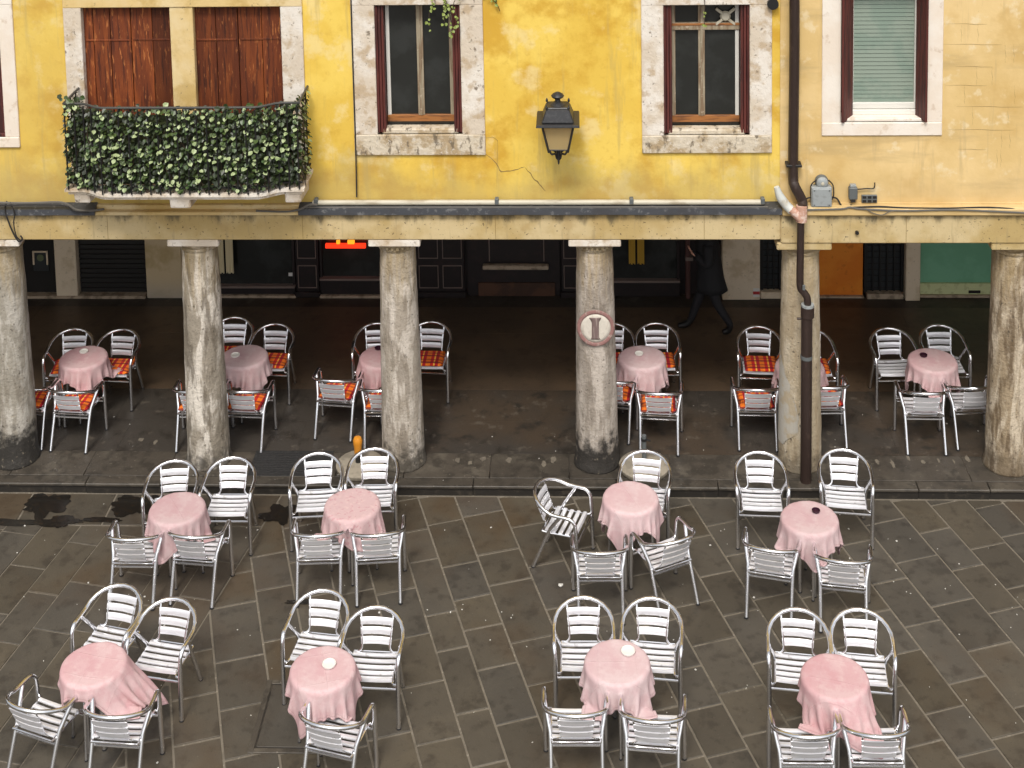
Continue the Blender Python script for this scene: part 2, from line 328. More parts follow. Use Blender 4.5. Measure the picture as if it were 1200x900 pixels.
m_leaf = [M('ivy_leaf_dark', (.014, .022, .006), .42, coord='P', spec=.5, layers=[dict(s=8, c=(.024, .038, .010), lo=.45, hi=.6)]),
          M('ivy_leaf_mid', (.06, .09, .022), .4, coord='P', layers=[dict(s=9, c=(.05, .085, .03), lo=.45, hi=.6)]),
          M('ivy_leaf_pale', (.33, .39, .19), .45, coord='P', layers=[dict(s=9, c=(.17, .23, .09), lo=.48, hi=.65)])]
m_stem = M('ivy_stem', (.045, .028, .015), .8)
m_vleaf = M('vine_leaf', (.20, .25, .05), .5)
m_mat = M('black_rubber_mat', (.016, .015, .015), .7, layers=[dict(s=60, c=(.03, .028, .026), lo=.5, hi=.6)], bump=[(90, .6, .01)])
m_conc = M('concrete', (.30, .26, .20), .8, layers=[dict(s=8, c=(.22, .19, .145), lo=.45, hi=.65), dict(s=50, c=(.28, .25, .21), lo=.6, hi=.7)], bump=[(40, .4, .008)])
m_orangep = M('orange_plastic', (.62, .24, .02), .4)
m_paper = M('white_litter', (.62, .60, .55), .8)
m_coat = M('black_coat', (.011, .011, .013), .8, coord='O')
m_trouser = M('dark_trousers', (.016, .015, .018), .8, coord='O')
m_skin = M('skin', (.55, .30, .21), .55, coord='O')
m_hair = M('dark_hair', (.022, .015, .011), .6, coord='O')
m_shoe = M('black_boot', (.012, .011, .011), .4, coord='O')
m_ring = M('faded_red_paint', (.27, .14, .125), .8, layers=[dict(s=18, st=(1, 1, .5), c=(.42, .34, .29), lo=.52, hi=.66, f=.7)], bump=[(35, .5, .01)])
m_disc = M('faded_cream_paint', (.60, .55, .47), .8, layers=[dict(s=14, st=(1, 1, .4), c=(.47, .41, .34), lo=.52, hi=.66, f=.6)], bump=[(35, .5, .01)])
m_glyph = M('faded_purple_paint', (.17, .115, .105), .8, layers=[dict(s=16, st=(3, 3, .25), c=(.36, .30, .26), lo=.54, hi=.64, f=.6)])
m_crack = M('crack_shadow', (.23, .15, .05), .9)
m_red = M('red_sticker', (.45, .03, .03), .5)
m_white = M('white_sticker', (.70, .68, .65), .5)
def emit(name, c, s):
    mt = M(name, c, .5); b = mt.node_tree.nodes['Principled BSDF']
    b.inputs['Emission Color'].default_value = (*c, 1); b.inputs['Emission Strength'].default_value = s; return mt
m_neon = emit('lit_red_sign', (.95, .035, .008), 1.0)
m_neony = emit('lit_yellow_sign', (.95, .36, .02), .9)
def lamp_glass():
    mt = bpy.data.materials.new('frosted_lamp_glass'); mt.use_nodes = True; t = mt.node_tree; b = t.nodes['Principled BSDF']
    b.inputs['Base Color'].default_value = (.72, .56, .28, 1); b.inputs['Roughness'].default_value = .35
    tr = t.nodes.new('ShaderNodeBsdfTransparent'); mx = t.nodes.new('ShaderNodeMixShader'); mx.inputs[0].default_value = .5
    tr.inputs[0].default_value = (.9, .8, .6, 1)
    t.links.new(tr.outputs[0], mx.inputs[1]); t.links.new(b.outputs[0], mx.inputs[2]); t.links.new(mx.outputs[0], t.nodes['Material Output'].inputs[0]); return mt
m_lglass = lamp_glass()
def plaid():
    mt = bpy.data.materials.new('orange_red_checked_fabric'); mt.use_nodes = True; t = mt.node_tree; N = t.nodes; L = t.links
    b = N['Principled BSDF']; b.inputs['Roughness'].default_value = .9
    tc = N.new('ShaderNodeTexCoord'); sx = N.new('ShaderNodeSeparateXYZ'); L.new(tc.outputs['Object'], sx.inputs[0])
    def band(out, f, ph, ramp):
        a = N.new('ShaderNodeMath'); a.operation = 'MULTIPLY_ADD'; L.new(out, a.inputs[0]); a.inputs[1].default_value = f; a.inputs[2].default_value = ph
        fr = N.new('ShaderNodeMath'); fr.operation = 'FRACT'; L.new(a.outputs[0], fr.inputs[0])
        r = N.new('ShaderNodeValToRGB'); r.color_ramp.interpolation = 'CONSTANT'; e = r.color_ramp.elements
        e[0].position, e[0].color = ramp[0][0], (*ramp[0][1], 1); e[1].position, e[1].color = ramp[1][0], (*ramp[1][1], 1)
        for p, c in ramp[2:]:
            q = e.new(p); q.color = (*c, 1)
        L.new(fr.outputs[0], r.inputs[0]); return r.outputs[0]
    A = band(sx.outputs[0], 6.5, .1, [(0, (.85, .19, .012)), (.36, (.60, .018, .012)), (.62, (.95, .42, .05)), (.74, (.46, .01, .016))])
    B = band(sx.outputs[1], 6.5, .35, [(0, (0, 0, 0)), (.40, (.8, .8, .8)), (.60, (.12, .12, .12)), (.82, (.55, .55, .55))])
    mx = N.new('ShaderNodeMix'); mx.data_type = 'RGBA'; L.new(B, mx.inputs[0]); L.new(A, mx.inputs[6]); mx.inputs[7].default_value = (.16, .005, .015, 1)
    L.new(mx.outputs[2], b.inputs['Base Color']); return mt
m_plaid = plaid()

rng = random.Random(7)

# ================================================================== GROUND
def ground_mat():
    mt = M('far_paving', (.06, .05, .037), .6, layers=[dict(s=2.2, c=(.078, .065, .048), lo=.45, hi=.62)], bump=[(6, .3, .02)])
    t = mt.node_tree; N = t.nodes; L = t.links; b = N['Principled BSDF']
    ge = N.new('ShaderNodeNewGeometry'); mp = N.new('ShaderNodeMapping'); mp.inputs['Rotation'].default_value = (0, 0, R(72.5)); L.new(ge.outputs['Position'], mp.inputs[0])
    br = N.new('ShaderNodeTexBrick'); br.inputs['Scale'].default_value = 1; br.inputs['Brick Width'].default_value = .62; br.inputs['Row Height'].default_value = .41; br.inputs['Mortar Size'].default_value = .011
    br.inputs['Color1'].default_value = (1, 1, 1, 1); br.inputs['Color2'].default_value = (.8, .78, .76, 1); br.inputs['Mortar'].default_value = (2.6, 2.7, 2.8, 1); L.new(mp.outputs[0], br.inputs['Vector'])
    mx = N.new('ShaderNodeMix'); mx.data_type = 'RGBA'; mx.blend_type = 'MULTIPLY'; mx.inputs[0].default_value = 1
    L.new(b.inputs['Base Color'].links[0].from_socket, mx.inputs[6]); L.new(br.outputs['Color'], mx.inputs[7]); L.new(mx.outputs[2], b.inputs['Base Color']); return mt
GROUND_Z = -.008
bm = BM(); v = [bm.verts.new(p) for p in ((-90, -110, GROUND_Z), (90, -110, GROUND_Z), (90, -.40, GROUND_Z), (-90, -.40, GROUND_Z))]; bm.faces.new(v)
ground = tag(obj('ground', bm, ground_mat()), kind='structure')
bm = BM(); v = [bm.verts.new(p) for p in ((-7.9, -5.5, GROUND_Z+.002), (6.8, -5.5, GROUND_Z+.002), (6.8, -.41, GROUND_Z+.002), (-7.9, -.41, GROUND_Z+.002))]; bm.faces.new(v)
obj('mortar_bed', bm, m_mortar, ground)
def clip(poly, a, b, c):                                  # keep a*x+b*y<=c
    out = []
    for i in range(len(poly)):
        p, q = poly[i], poly[(i+1) % len(poly)]; dp = a*p[0]+b*p[1]-c; dq = a*q[0]+b*q[1]-c
        if dp <= 0: out.append(p)
        if dp*dq < 0: t = dp/(dp-dq); out.append((p[0]+(q[0]-p[0])*t, p[1]+(q[1]-p[1])*t))
    return out
def area(poly): return .5*abs(sum(poly[i][0]*poly[(i+1) % len(poly)][1]-poly[(i+1) % len(poly)][0]*poly[i][1] for i in range(len(poly))))
def in_view(poly):
    return any(-7.6 < p[0] < 6.5 and p[1] > -5.25 for p in poly)
def stone(poly, name='paving_stone', parent=None, mat=None, z1=0., th=.05):
    if len(poly) < 3 or area(poly) < .006 or not in_view(poly): return
    dz = rng.uniform(-.002, .003); tx, ty = rng.uniform(-.004, .004), rng.uniform(-.004, .004)
    cx = sum(p[0] for p in poly)/len(poly); cy = sum(p[1] for p in poly)/len(poly)
    bm = BM(); prism(bm, poly, z1-th+dz, z1+dz, .004, lambda p: (p[0]-cx)*tx+(p[1]-cy)*ty)
    obj(name, bm, mat or m_slab, parent or ground)
SEAM_A = R(79.5); SEAM_N = (math.sin(SEAM_A), -math.cos(SEAM_A)); SEAM_U = -3.26
KERB_Y = -.50; JT = .0105
def field(ang, lines, joints, keep, vr, dv0, lenr):
    d = (math.cos(ang), math.sin(ang)); n = (-math.sin(ang), math.cos(ang))
    for a, b in zip(lines, lines[1:]):
        mid = (a+b)/2; js = [v_ for u_, v_ in joints if a < u_ < b]
        vs = sorted(js); out = list(vs)
        if not vs: vs = [rng.uniform(*dv0)]; out = list(vs)
        v_ = vs[0]
        while v_ > vr[0]: v_ -= rng.uniform(*lenr); out.append(v_)
        v_ = vs[-1]
        while v_ < vr[1]: v_ += rng.uniform(*lenr); out.append(v_)
        for p, q in zip(vs, vs[1:]):
            if q-p > .95:
                k = round((q-p)/.6)
                out += [p+(q-p)*i/k+rng.uniform(-.05, .05) for i in range(1, k)]
        out.sort()
        for p, q in zip(out, out[1:]):
            j = [rng.uniform(-.003, .003) for _ in range(4)]
            c = [(a+JT, p+JT+j[0]), (b-JT, p+JT+j[1]), (b-JT, q-JT+j[2]), (a+JT, q-JT+j[3])]
            poly = [(u_*n[0]+v_*d[0], u_*n[1]+v_*d[1]) for u_, v_ in c]
            for k in keep: poly = clip(poly, *k)
            stone(poly)
joints = [(-4.5, 1.69), (-4.5, 2.274), (-4.5, 2.823), (-4.1, .655), (-4.1, 1.129), (-4.1, 1.903), (-4.1, 2.525), (-4.1, 3.11), (-3.6, .991), (-3.6, 1.748),
    (-2.4, 2.081), (-2.4, 3.423), (-2.1, 1.017), (-2.1, 1.843), (-2.1, 2.354), (-2.1, 3.174), (-2.1, 3.79), (-1.7, .461), (-1.7, 1.178), (-1.7, 1.706), (-1.7, 2.15), (-1.7, 2.695), (-1.7, 3.393),
    (-1.3, 1.102), (-1.3, 1.589), (-1.3, 2.45), (-1.3, 3.022), (-.05, 3.226), (-.05, 3.72), (-.05, 4.263), (.3, 2.973), (.3, 3.614), (.3, 4.131), (.7, 2.078), (.7, 2.674), (1.1, 1.343), (1.1, 1.854),
    (2., 3.623), (2., 4.359), (2.3, 2.683), (2.3, 3.319), (2.3, 4.098), (2.3, 4.776), (2.8, 2.461), (2.8, 3.141), (2.8, 3.776), (2.8, 4.516), (3.2, 2.104), (3.2, 2.729), (3.2, 3.38), (3.6, 2.486), (4., 2.405)]
field(R(-72.5), [-5.9, -5.5, -5.12, -4.72, -4.30, -3.83, -3.455, -3.06, -2.665, -2.25, -1.935, -1.54, -1.08, -.68, -.28, .11, .56, .94, 1.41, 1.785, 2.18, 2.575, 3.06, 3.43, 3.85, 4.21, 4.62, 5.0, 5.42, 5.85, 6.25, 6.65],
      joints, [(-SEAM_N[0], -SEAM_N[1], -SEAM_U-JT), (0, 1, KERB_Y-JT)], (-1.5, 6.6), (.2, .8), (.5, .78))
# left field: its courses run the other way, with a gutter row along the kerb
def ufield_left():
    a = R(79.5); d = (math.cos(a), math.sin(a)); n = SEAM_N
    L = [-7.6, -7.2, -6.8, -6.42, -6.02, -5.624, -5.216, -4.871, -4.45, -4.05, -3.65, SEAM_U]
    jn = {-5.216: [-2.73, -2.2, -1.55], -5.624: [-2.85, -1.6]}
    for p, q in zip(L, L[1:]):
        v_ = -7.2+rng.uniform(0, .5)
        while v_ < 0:
            e = v_+rng.uniform(.55, .95)
            c = [(p+JT*.6, v_+JT*.6), (q-JT*.6, v_+JT*.6), (q-JT*.6, e-JT*.6), (p+JT*.6, e-JT*.6)]
            poly = [(u*n[0]+w_*d[0], u*n[1]+w_*d[1]) for u, w_ in c]
            poly = clip(poly, 0, 1, -1.06-JT); stone(poly); v_ = e
    xs = [-8.1, -7.15, -6.24, -5.28, -4.35, -2.9]
    for p, q in zip(xs, xs[1:]):
        poly = [(p+JT, -1.06+JT), (q-JT, -1.06+JT), (q-JT, KERB_Y-JT), (p+JT, KERB_Y-JT)]
        poly = clip(poly, SEAM_N[0], SEAM_N[1], SEAM_U-JT); stone(poly)
ufield_left()
# wet patches by the left gutter
def blob(name, cx, cy, rx, ry, z, mat, seed, parent, n=64, amp=.5):
    bm = BM(); vs = []
    for k in range(n):
        a = 2*PI*k/n; f = 1+amp*(noise.noise(Vector((math.cos(a)*1.6+seed, math.sin(a)*1.6, seed*.37)))+noise.noise(Vector((math.cos(a)*4+seed, math.sin(a)*4, seed)))*.45+.16*noise.noise(Vector((math.cos(a)*11+seed, math.sin(a)*11, seed))))
        vs.append(bm.verts.new((cx+math.cos(a)*rx*f, cy+math.sin(a)*ry*f, z)))
    bm.faces.new(vs); return obj(name, bm, mat, parent)
for i, (cx, cy, rx, ry) in enumerate([(-6.02, -.74, .24, .2), (-5.72, -1.0, .16, .1), (-6.35, -1.03, .4, .06), (-5.88, -1.03, .34, .055), (-5.02, -.72, .25, .19), (-5.3, -.98, .22, .04), (-4.2, -.95, .16, .2), (-3.35, -.85, .2, .16), (-2.75, -2.25, .22, .035)]):
    blob('wet_stain', cx, cy, rx, ry, .0072+i*.0006, m_wet, i*3.1+1, ground)
# manhole
mh = tag(empty('manhole_cover', (-2.55, -3.75, .0)), 'dark stone manhole cover in a pale frame under the three-chair table', 'manhole')
x0, x1, y0, y1 = -2.93, -2.2, -4.12, -3.36
for a in ((x0, x1, y0-.05, y0), (x0, x1, y1, y1+.05), (x0-.05, x0, y0-.05, y1+.05), (x1, x1+.05, y0-.05, y1+.05)):
    bx('frame', m_kerb, mh, a[0], a[1], a[2], a[3], -.02, .009, .003)
bx('cover', m_slab, mh, x0+.016, x1-.016, y0+.016, y1-.016, -.02, .0075, .003)
bx('rim_gap', m_riser, mh, x0, x1, y0, y1, -.02, .0045, 0)

# pavement under the arcade
KZ = .12; BACK_Y = 3.9; XL, XR = -9.6, 7.6
XB = onY(914, 120, -.22).x
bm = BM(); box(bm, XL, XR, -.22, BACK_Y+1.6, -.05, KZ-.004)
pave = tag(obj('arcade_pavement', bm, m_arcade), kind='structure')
kx = [XL, -8.2, -7.0, -5.64, -4.78, -3.9, -2.7, -1.25, .35, 1.48, 2.6, 3.68, 4.46, 5.3, 6.3, XR]
for a, b in zip(kx, kx[1:]):
    ky = KERB_Y+rng.uniform(-.004, .004)
    ks = bx('kerb_stone', m_kerb, pave, a+.004, b-.004, ky, -.345, KZ-.034, KZ+rng.uniform(-.002, .002), .007)
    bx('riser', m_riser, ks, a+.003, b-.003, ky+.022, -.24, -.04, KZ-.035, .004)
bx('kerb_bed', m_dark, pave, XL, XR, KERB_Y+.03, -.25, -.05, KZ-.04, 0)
sx = XL
while sx < XR:
    e = min(sx+rng.uniform(.75, 1.3), XR)
    sk = rng.uniform(-.05, .05)
    bm = BM(); prism(bm, [(sx+.004, -.337), (e-.004, -.337), (e-.004+sk*0, .13), (sx+.004+sk*0, .13)], -.03, KZ+rng.uniform(-.001, .003), .004)
    obj('slab', bm, m_kerb, pave); sx = e
y = .138
for row in range(5):
    h = rng.uniform(.62, .8); sx = XL+rng.uniform(-.5, 0)
    while sx < XR:
        e = sx+rng.uniform(.8, 1.3); a, b = max(sx, XL), min(e, XR)
        if b-a > .1:
            bm = BM(); prism(bm, [(a+.0015, y), (b-.0015, y), (b-.0015, min(y+h-.003, BACK_Y)), (a+.0015, min(y+h-.003, BACK_Y))], -.03, KZ+rng.uniform(-.0008, .0008))
            obj('slab', bm, m_arcade if row < 2 else m_arcade_glow, pave)
        sx = e
    y += h
    if y > BACK_Y-.1: break
# scuffed pale patches worn into the edge slabs
def scuffs(pxs, wpx, y0, y1, seed):
    r2 = random.Random(seed)
    for x in pxs:
        c = onZ(x, r2.uniform(y0, y1), KZ); blob('worn_patch', c.x, c.y, wpx*r2.uniform(.6, 1.2), r2.uniform(.03, .075), KZ+.0062, m_scuff, seed+x, pave, 14, .6)
scuffs([536, 551, 566, 596, 637, 648], .03, 538, 546, 3)
scuffs([1028, 1046, 1064, 1082, 1100, 1118, 1134], .02, 536, 545, 5)
scuffs([165, 182], .04, 512, 520, 9)

# ================================================================== BUILDINGS
WY = -.22                                                  # wall face
yb = tag(empty('yellow_building', (-3.5, 0, 0)), 'weathered yellow plaster building with ivy balcony above a colonnade', 'building')
ob = tag(empty('ochre_building', (5., 0, 0)), 'paler ochre building with a blind-drawn window, right of the drainpipe', 'building')
ZT = 7.4; ZW = 3.30
def px_rect(xl, xr, yt, yb_, Y=WY):
    a = onY(xl, (yt+yb_)/2, Y).x; b = onY(xr, (yt+yb_)/2, Y).x; zt = onY((xl+xr)/2, yt, Y).z; zb = onY((xl+xr)/2, yb_, Y).z
    return a, b, zb, zt
W1 = px_rect(-70, 3, 5, 160); W2 = px_rect(440, 541, 5, 157); W3 = px_rect(777, 879, 5, 158); W4 = px_rect(985, 1087, -20, 143)
D1 = px_rect(100, 204, 8, 214); D2 = px_rect(230, 333, 8, 214)
def wall(name, mat, parent, x0, x1, z0, z1, holes, depth=.30):
    bm = BM(); xs = sorted({x0, x1, *[h[0] for h in holes], *[h[1] for h in holes]}); zs = sorted({z0, z1, *[h[2] for h in holes], *[h[3] for h in holes]})
    grid = {}
    def V(x, yy, z):
        k = (round(x, 5), yy, round(z, 5))
        if k not in grid: grid[k] = bm.verts.new((x, yy, z))
        return grid[k]
    for a, b in zip(xs, xs[1:]):
        for c, d in zip(zs, zs[1:]):
            if any(h[0]-1e-6 <= a and b <= h[1]+1e-6 and h[2]-1e-6 <= c and d <= h[3]+1e-6 for h in holes): continue
            bm.faces.new((V(a, WY, c), V(b, WY, c), V(b, WY, d), V(a, WY, d)))
            bm.faces.new((V(a, WY+depth, c), V(a, WY+depth, d), V(b, WY+depth, d), V(b, WY+depth, c)))
    for h in holes + [(x0, x1, z0, z1)]:
        hx = [x for x in xs if h[0]-1e-6 <= x <= h[1]+1e-6]; hz = [z for z in zs if h[2]-1e-6 <= z <= h[3]+1e-6]
        for a, b in zip(hx, hx[1:]):
            for z in (h[2], h[3]): bm.faces.new((V(a, WY, z), V(b, WY, z), V(b, WY+depth, z), V(a, WY+depth, z)))
        for a, b in zip(hz, hz[1:]):
            for x in (h[0], h[1]): bm.faces.new((V(x, WY, a), V(x, WY, b), V(x, WY+depth, b), V(x, WY+depth, a)))
    return obj(name, bm, mat, parent)
DB = min(D1[2], D2[2]); DOORS = [(D1[0], D1[1], DB, D1[3]), (D2[0], D2[1], DB, D2[3])]
ywall = wall('wall', m_yellow, yb, XL, XB, ZW, ZT, [W1, W2, W3] + DOORS)
owall = wall('wall', m_ochre, ob, XB+.002, XR, ZW, ZT, [W4])
# rooms behind the windows and the solid of the house, so that no light leaks through
for b_, x0, x1 in ((yb, XL, XB), (ob, XB+.002, XR)):
    bx('inner_wall', m_dark, b_, x0, x1, .42, .5, 2.92, ZT, 0)
    bx('floor_slab', m_ceil, b_, x0, x1, -.16, BACK_Y+1.6, 2.96, 3.16, 0)
    bx('roof_slab', m_ceil, b_, x0, x1, -.5, .5, ZT+.003, ZT+.15, 0)
def crackline(px, wdt, parent):
    pts = catmull([onY(x, y_, WY-.0015) for x, y_ in px], 3)
    r2 = random.Random(len(px)); bm = BM(); prev = None
    for i, p in enumerate(pts):
        p = p + Vector((r2.uniform(-.006, .006), 0, r2.uniform(-.006, .006)))
        hw = wdt*(.3+.7*math.sin(PI*min(max(i/(len(pts)-1), .03), .97)))*r2.uniform(.5, 1.1)
        a, b = bm.verts.new(p+Vector((-hw*.6, 0, -hw))), bm.verts.new(p+Vector((hw*.6, 0, hw)))
        if prev: bm.faces.new((prev[0], a, b, prev[1]))
        prev = (a, b)
    obj('plaster_crack', bm, m_crack, parent)
crackline([(564, 175), (581, 191), (587, 201), (598, 200), (611, 197), (615, 196)], .006, ywall)
crackline([(616, 196), (624, 207), (632, 216), (639, 224)], .007, ywall)
crackline([(567, 161), (580, 162), (583, 172), (581, 222)], .003, ywall)
# ashlar scoring on the ochre wall
rs = random.Random(4)
for y_ in (28, 52, 78, 100, 125, 152, 175):
    a = rs.uniform(1104, 1125); b = rs.uniform(1150, 1210)
    crackline([(a, y_), ((a+b)/2, y_+.4), (b, y_+.8)], .0022, owall)
    for _ in range(2):
        x = rs.uniform(a+5, 1195); crackline([(x, y_), (x+.3, y_+10), (x+.1, y_+22)], .0018, owall)

# window surrounds
def surround(parent, h, fw_l, fw_r, fb, ft, mat, msill, yf=-.025):
    x0, x1, z0, z1 = h; Y0 = WY+yf; Y1 = WY+.10
    bx('jamb', mat, parent, x0-fw_l, x0+.006, Y0, Y1, z0-.001, z1, .006)
    bx('jamb', mat, parent, x1-.006, x1+fw_r, Y0, Y1, z0-.001, z1, .006)
    bx('lintel', mat, parent, x0-fw_l, x1+fw_r, Y0-.003, Y1, z1-.002, z1+ft, .006)
    bx('sill', msill, parent, x0-fw_l, x1+fw_r, Y0-.006, WY+.24, z0-fb, z0, .008)
def empty_win(b_, h): return empty('window', Vector(((h[0]+h[1])/2, WY, h[2]))-wloc(b_), 0, b_)
S_ = 1/102.
def sash_window(b_, h, mull_px, mats, transom=None, white_left=True):
    wn = empty_win(b_, h); x0, x1, z0, z1 = h; Y = WY+.155
    f = .035
    mx = onY(mull_px, 80, Y).x
    bx('pane', m_glass, wn, x0+.1, x1-.1, Y+.012, Y+.018, z0, z1, 0)
    zb = z0+.17
    bx('frame_bottom', mats[1], wn, x0+.10, x1-.10, Y-.02, Y+.02, zb-.075, zb, .003)
    bx('frame_side', m_sash_w if white_left else mats[0], wn, x0+.105, x0+.145, Y-.015, Y+.02, zb, z1, .003)
    bx('frame_side', mats[0] if white_left else m_sash_w, wn, x1-.145, x1-.105, Y-.015, Y+.02, zb, z1, .003)
    bx('mullion', mats[0], wn, mx-.036, mx+.036, Y-.025, Y+.02, zb, z1, .004)
    bx('mullion_bead', m_sash, wn, mx-.010, mx+.010, Y-.034, Y-.0255, zb, z1, .002)
    if transom:
        zt = onY(mull_px, transom, Y).z
        bx('transom', mats[0], wn, x0+.10, x1-.10, Y-.03, Y+.02, zt-.04, zt+.04, .004)
        bx('transom_edge', m_sash_or, wn, x0+.10, x1-.10, Y-.036, Y-.031, zt+.012, zt+.038, .002)
    bx('inner_sill', m_sill, wn, x0+.05, x1-.05, WY+.02, Y+.01, z0-.01, z0+.05, .01)
    for sgn in (0, 1):                                    # folded shutters standing in the reveal
        for k, (dx, ww, yy) in enumerate(((.006, .028, .05), (.038, .03, .085), (.072, .026, .11))):
            a = x0+dx if sgn == 0 else x1-dx-ww
            lf = bx('shutter_leaf', m_redwood, wn, a, a+ww, WY-.015+yy*.3, WY+.03+yy, z0+.015, z1-.01, .004)
    return wn
w2 = sash_window(yb, W2, 493, (m_sash, m_sash_or))
surround(w2, W2, .255, .245, .235, .22, m_stone, m_sill)
w3 = sash_window(yb, W3, 822, (m_sash, m_sash_or), transom=30, white_left=False)
surround(w3, W3, .235, .235, .20, .22, m_stone, m_sill)
# left edge window (only its right jamb shows)
w1 = empty_win(yb, W1); surround(w1, W1, .2, .155, .12, .2, m_stone2, m_stone2)
for k in range(4):
    a = W1[0]+(W1[1]-W1[0])*k/4; b = W1[0]+(W1[1]-W1[0])*(k+1)/4
    bx('shutter_plank', m_redwood, w1, a+.003, b-.003, WY+.02, WY+.05, W1[2]+.01, W1[3]-.01, .004)
bx('sill_step', m_redwood, w1, W1[0], W1[1], WY-.02, WY+.06, W1[2]+.0, W1[2]+.04, .004)
# ochre building's window with a blind
w4 = empty_win(ob, W4); surround(w4, W4, .20, .165, .15, .3, m_stone2, m_stone2, -.012)
x0, x1, z0, z1 = W4; Y = WY+.19
bl0 = onY(1000, 60, Y).x; bl1 = onY(1071, 60, Y).x; zbl = onY(1036, 119, Y).z; zfr = onY(1036, 132, Y).z
bx('pane_backing', m_dark, w4, x0, x1, Y+.03, Y+.04, z0, z1, 0)
z = zbl
while z < z1-.02:
    bm = BM(); hexa(bm, [(bl0, Y-.006, z), (bl1, Y-.006, z), (bl1, Y+.008, z+.004), (bl0, Y+.008, z+.004), (bl0, Y+.002, z+.043), (bl1, Y+.002, z+.043), (bl1, Y+.012, z+.043), (bl0, Y+.012, z+.043)])
    obj('blind_slat', bm, m_blind, w4); z += .046
bx('frame_bottom', m_sash_w, w4, bl0-.02, bl1+.02, Y-.03, Y+.03, zfr+.055, zbl-.002, .005)
bx('frame_bottom', m_sash_w, w4, bl0-.02, bl1+.02, Y-.05, Y+.03, zfr-.005, zfr+.05, .005)
bx('inner_sill', m_stone2, w4, x0+.01, x1-.01, WY+.02, Y+.03, z0-.01, zfr-.006, .006)
bx('frame_side', m_sash_w, w4, bl0-.02, bl0-.001, Y-.028, Y+.03, zbl, z1, .003); bx('frame_side', m_sash_w, w4, bl1+.001, bl1+.025, Y-.028, Y+.03, zbl, z1, .003)
for sgn in (0, 1):
    xo = x0+.004 if sgn == 0 else x1-.004; xi = bl0-.03 if sgn == 0 else bl1+.03; t = .022 if sgn == 0 else -.022
    for k in range(3):
        f0, f1 = k/3, (k+.96)/3
        ax, bx_ = xo+(xi-xo)*f0, xo+(xi-xo)*f1; ay, by_ = WY-.05+.2*f0, WY-.05+.2*f1
        bm = BM(); hexa(bm, [(ax, ay, z0+.012), (ax+t, ay-.01, z0+.012), (bx_+t, by_-.01, z0+.012), (bx_, by_, z0+.012), (ax, ay, z1), (ax+t, ay-.01, z1), (bx_+t, by_-.01, z1), (bx_, by_, z1)])
        obj('shutter_plank', bm, m_redwood, w4, bevel=.003)
# small fan grille and pipe stub by window three
c = onY(850, 19, WY+.14); bm = BM(); lathe(bm, [(.055, -.03), (.06, 0), (.04, .03)], n=12)
bmesh.ops.rotate(bm, verts=bm.verts, matrix=Matrix.Rotation(PI/2, 3, 'X')); bmesh.ops.translate(bm, verts=bm.verts, vec=c); fan = obj('extractor_fan', bm, m_pvc, w3, smooth=1)
for k in range(4):
    a = R(45+90*k); tb('fan_arm', m_pvc, fan, [c+Vector((.05*math.cos(a), -.01, .05*math.sin(a))), c+Vector((.145*math.cos(a), -.01, .125*math.sin(a)))], .017, 6)
c = onY(905, 3, WY); bm = BM(); tube(bm, [c+Vector((0, .02, 0)), c+Vector((0, -.07, 0))], .062, 14); fl = tag(obj('flue_stub', bm, m_iron, None, smooth=1), 'short dark round pipe stub in wall beside the drainpipe top', 'pipe')

# balcony doors
def plank_door(h, spl, off):
    x0, x1, z0, z1 = h; edges = [0]+spl+[1]
    for li, (a, b) in enumerate(((0, off), (off, 1))):
        ax, bx_ = x0+(x1-x0)*a, x0+(x1-x0)*b
        lf = empty('shutter_leaf', Vector(((ax+bx_)/2, WY+.05, z0))-wloc(yb), 0, yb)
        es = sorted([ax, bx_]+[x0+(x1-x0)*s for s in spl if a+.05 < s < b-.05])
        for p, q in zip(es, es[1:]):
            bx('plank', m_wood, lf, p+.003, q-.003, WY+.055+rng.uniform(-.003, .003)+.012*li, WY+.085+.012*li, z0+.01, z1-.008, .004)
        for zz in (z0+.35, z0+1.62): bx('strap', m_wood, lf, ax+.02, bx_-.02, WY+.047+.012*li, WY+.053+.012*li, zz, zz+.02, .002)
plank_door(DOORS[0], [.11, .30, .77], .53)
plank_door(DOORS[1], [.24, .76], .49)
x0, x1 = D1[0], D2[1]; Y0, Y1 = WY-.03, WY+.1
xa = onY(77, 60, WY).x; xb = onY(356, 60, WY).x; zt = D1[3]
bx('jamb', m_stone, yb, xa, x0+.005, Y0, Y1, DB, zt, .006); bx('jamb', m_stone, yb, x1-.005, xb, Y0, Y1, DB, zt, .006)
bx('door_pier', m_pier, yb, D1[1]-.005, D2[0]+.005, Y0+.008, Y1, DB, zt, .006)
bx('lintel', m_pier, yb, xa, xb, Y0-.004, Y1, zt-.002, zt+.22, .008)
# balcony
bal = empty('balcony', Vector(((xa+xb)/2, WY, 3.6))-wloc(yb), 0, yb)
bxl = onY(80, 225, -.74).x; bxr = onY(354, 225, -.74).x; bc = (bxl+bxr)/2; bh = (bxr-bxl)/2
def fy(x, base=.74, amp=.14):
    t = abs(x-bc)/bh; s = min(max((.86-t)/.22, 0), 1); s = s*s*(3-2*s); return -(base+amp*s)
zs0 = 3.628; zs1 = 3.70
def slab(name, mat, z0, z1, grow):
    bm = BM(); n = 40; pts = [(bxl-grow+(2*bh+2*grow)*i/n) for i in range(n+1)]
    poly = [(x, fy(x)-grow) for x in pts]+[(bxr+grow, WY), (bxl-grow, WY)]
    lo = [bm.verts.new((p[0], p[1], z0)) for p in poly]; hi = [bm.verts.new((p[0], p[1], z1)) for p in poly]
    for i in range(len(poly)):
        j = (i+1) % len(poly); bm.faces.new((lo[i], lo[j], hi[j], hi[i]))
    bm.faces.new(hi); bm.faces.new(lo[::-1]); return obj(name, bm, mat, bal)
